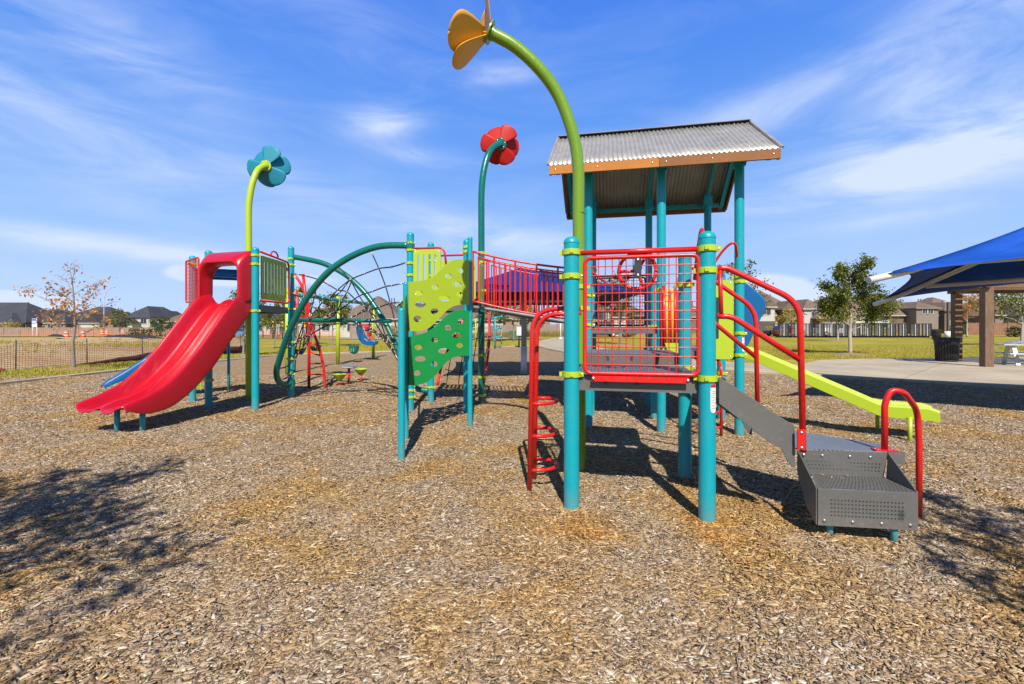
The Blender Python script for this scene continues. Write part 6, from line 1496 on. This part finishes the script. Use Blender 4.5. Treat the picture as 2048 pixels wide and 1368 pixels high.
# black slatted crates row
SLATG = flat_mat('pale_crate_strut', (.55, .54, .52), .5, .1); SLATD = flat_mat('crate_slat_grey', (.15, .15, .145), .5, .3, 3); proto = None
cr0 = None
pxs = [1552 + 23.6 * k for k in range(13)]
for k, px in enumerate(pxs):
    Y = 60.0; x = (px + 10 - HX) / F * Y; z0 = H(x, Y) + .12
    if cr0 is None:
        root = thing('slatted_crate', (x, Y, z0), '', 'crate', 'black slatted crates in a row behind the lawn'); Wc, Dc, Hc = 1.16, 1.2, 1.62
        m = MB()
        for sx in (-1, 1):
            for sy in (-1, 1): m.box((x + sx * Wc / 2, Y + sy * Dc / 2, z0 + Hc / 2), (.09, .09, Hc))
        for sz in (.05, Hc): 
            for sy in (-1, 1): m.box((x, Y + sy * Dc / 2, z0 + sz), (Wc, .085, .08))
        m.box((x + Wc / 2 + .17, Y, z0 + Hc / 2), (.34, .6, Hc)); m.build('frame', BLACKM, root)
        m = MB()
        for j in range(10): m.box((x, Y - Dc / 2 + .05, z0 + .15 + j * .15), (Wc - .10, .03, .06))
        m.build('slat_panel', SLATD, root)
        m = MB(); m.box((x, Y - Dc / 2 - .06, z0 + Hc / 2), (.065, .05, Hc - .05)); m.build('strut', SLATG, root)
        m = MB()
        for sx in (-.4, .4): m.box((x + sx, Y, z0 - .13), (.14, Dc * .8, .26))
        m.build('foot', BLACKM, root); cr0 = root
    else: root = dup(cr0, (x, Y, z0))
    o_ = ['first', 'second', 'third', 'fourth', 'fifth', 'sixth', 'seventh', 'eighth', 'ninth', 'tenth', 'eleventh', 'twelfth', 'thirteenth'][k]
    root['label'] = o_ + ' black slatted crate from the left in the row across the lawn'
m = MB(); x0_, x1_ = (1703 - HX) / F * 61.5, (1770 - HX) / F * 61.5; m.box(((x0_ + x1_) / 2, 61.6, H(60, 61) + 1.95), (x1_ - x0_, 1.6, .14)); [m.box((x_, 61.6, H(60, 61) + .9), (.08, .08, 1.9)) for x_ in (x0_ + .3, x1_ - .3)]; tag(m.build('flat_cover', WHITEP, bevel=.03), 'flat white cover above the middle of the crate row', 'cover')
# vehicles
CARG = GLASS; TYRE = flat_mat('tyre', (.02, .02, .02), .8)
def car(px, Y, col, label, L=4.5, h=1.45, kind='car', flip=1, yaw=0):
    x = (px - HX) / F * Y; z0 = H(x, Y) - .03; root = thing('parked_' + kind, (x, Y, z0), label, kind, 'vehicles parked by the houses'); mt = flat_mat('car_paint_' + kind + str(px), col, .25, .05)
    if kind == 'car': side = [(-L / 2, .3), (-L / 2, .75), (-L * .42, .85), (-L * .2, .95), (-L * .08, h), (L * .22, h), (L * .38, .98), (L * .48, .9), (L / 2, .6), (L / 2, .3)]; gl = [(-L * .17, .95), (-L * .07, h - .07), (L * .21, h - .07), (L * .33, .96)]
    else: side = [(-L / 2, .4), (-L / 2, 1.0), (-L * .2, 1.12), (-L * .1, h), (L * .15, h), (L * .2, 1.15), (L / 2, 1.12), (L / 2, .4)]; gl = [(-L * .17, 1.14), (-L * .08, h - .08), (L * .13, h - .08), (L * .16, 1.16)]
    m = MB(); m.prism([(a * flip, b) for a, b in (side if flip > 0 else side[::-1])], (x, Y, z0), (1, 0, 0), ZZ, 1.75); m.build('body', mt, root, bevel=.06)
    m = MB(); m.prism([(a * flip, b) for a, b in (gl if flip > 0 else gl[::-1])], (x, Y, z0), (1, 0, 0), ZZ, 1.78); m.build('window', GLASS, root)
    for s_ in (-.31, .31):
        for t_ in (-.8, .8): m = MB(); m.cyl((x + L * s_, Y + t_ - .1, z0 + .33), (x + L * s_, Y + t_ + .1, z0 + .33), .33, 14); wo = m.build('wheel', TYRE, root); m = MB(); m.cyl((x + L * s_, Y + t_ - .105, z0 + .33), (x + L * s_, Y + t_ + .105, z0 + .33), .18, 10); m.build('rim', SLATG, wo)
car(1204, 62, (.02, .025, .04), 'dark parked car seen through the mesh panel', 4.3); car(478, 70, (.10, .22, .40), 'blue parked car behind the lime flower pole', 4.4); car(1562, 66, (.02, .02, .03), 'black parked car in front of the cream stone house', 4.3)
car(1576, 64, (.40, .02, .02), 'low red parked car left of the crates', 3.8, 1.2); car(1668, 66, (.6, .6, .58), 'white pickup truck behind the crate row', 5.4, 1.9, 'pickup', -1)
# utility boxes and shrubs
m = MB(); q = Vector(((1038 - HX) / F * 34, 34, H(.5, 34) - .05)); ub = thing('meter_box', q, 'white box on a dark pole beside the grey canopy column', 'utility box'); m.box(q + ZZ * 1.25, (.35, .25, .65)); m.build('box', WHITEP, ub, bevel=.02); m = MB(); m.cyl(q, q + ZZ * 1.2, .06, 8); m.build('pole', BLACKM, ub)
m = MB(); q = Vector(((1028 - HX) / F * 60, 60, H(.3, 60) - .05)); m.box(q + ZZ * .5, (1.3, .9, 1.0)); tag(m.build('utility_cabinet', flat_mat('cabinet_green', (.05, .12, .05), .5), bevel=.04), 'low green utility cabinet at the end of the lawn', 'utility box')
m = MB(); q = Vector(((1121 - HX) / F * 52, 52, H(5, 52) - .05)); m.cyl(q, q + ZZ * 3.4, .09, 8); m.lathe([(.2, 0), (.2, .25), (.1, .3)], q, 10); tag(m.build('pale_pole', WHITEP), 'slim pale pole beside the winding path', 'pole')
def shrub(px, Y, r, label, mat=L_DARK, seed=1):
    random.seed(seed); x = (px - HX) / F * Y; z0 = H(x, Y) - .05; root = thing('shrub', (x, Y, z0), label, 'shrub', 'shrubs near the houses'); rs = np.random.RandomState(seed); n = int(500 * r); c = rs.normal(0, 1, (n, 3)); c /= np.linalg.norm(c, axis=1)[:, None]; c *= r * rs.uniform(.5, 1.05, n)[:, None] * np.array([1.2, 1, .9]); c += [x, Y, z0 + r * .75]
    a = rs.normal(0, 1, (n, 3)) * .07; b = rs.normal(0, 1, (n, 3)) * .05; v = np.stack([c - a, c + b, c + a, c - b], 1).reshape(-1, 3); cm = MB(); cm.v = [tuple(q) for q in v]; cm.f = [(4 * i, 4 * i + 1, 4 * i + 2, 4 * i + 3) for i in range(n)]; cm.m = [0] * n; cm.s = [False] * n; cm.build('foliage', mat, root)
    m = MB(); [m.tube([(x, Y, z0), (x + random.uniform(-r, r) * .6, Y + random.uniform(-r, r) * .5, z0 + r)], .02, 4) for _ in range(5)]; m.build('stem', BARK, root)
for i, (px, Y, r_, lb_) in enumerate([(1543, 72, .9, 'low yellow green shrub by the cream house'), (276, 60, 1.0, 'round green shrub left of the dark gate'), (310, 60, 1.0, 'round green shrub beside the dark gate'), (1253, 58, .5, 'small green shrub under the grey deck beam'), (1262, 63, .6, 'shrub in front of the grey garage'), (2030, 62, .9, 'green shrub by the far right fence'), (1915, 70, 1.1, 'green shrub behind the lamp post'), (797, 62, 1.4, 'yellow leafed shrub behind the climbing net'), (1048, 63, .8, 'green shrub behind the utility cabinet'), (20, 108, 2.0, 'yellow green shrub behind the far left fence')]):
    shrub(px, Y, r_, lb_, L_YELLOW if 'yellow' in lb_ else L_DARK, 50 + i)
# soft lawn tufts reach the horizon line of trees beyond the houses
tree((-70, 150), 9, 4, 'distant tree beyond the dark roofs', L_DARK, 900, seed=61, lsize=.3)
tree((70, 140), 9, 4, 'distant tree beyond the brown roofs', L_DARK, 900, seed=62, lsize=.3)

scene.render.engine = 'CYCLES'
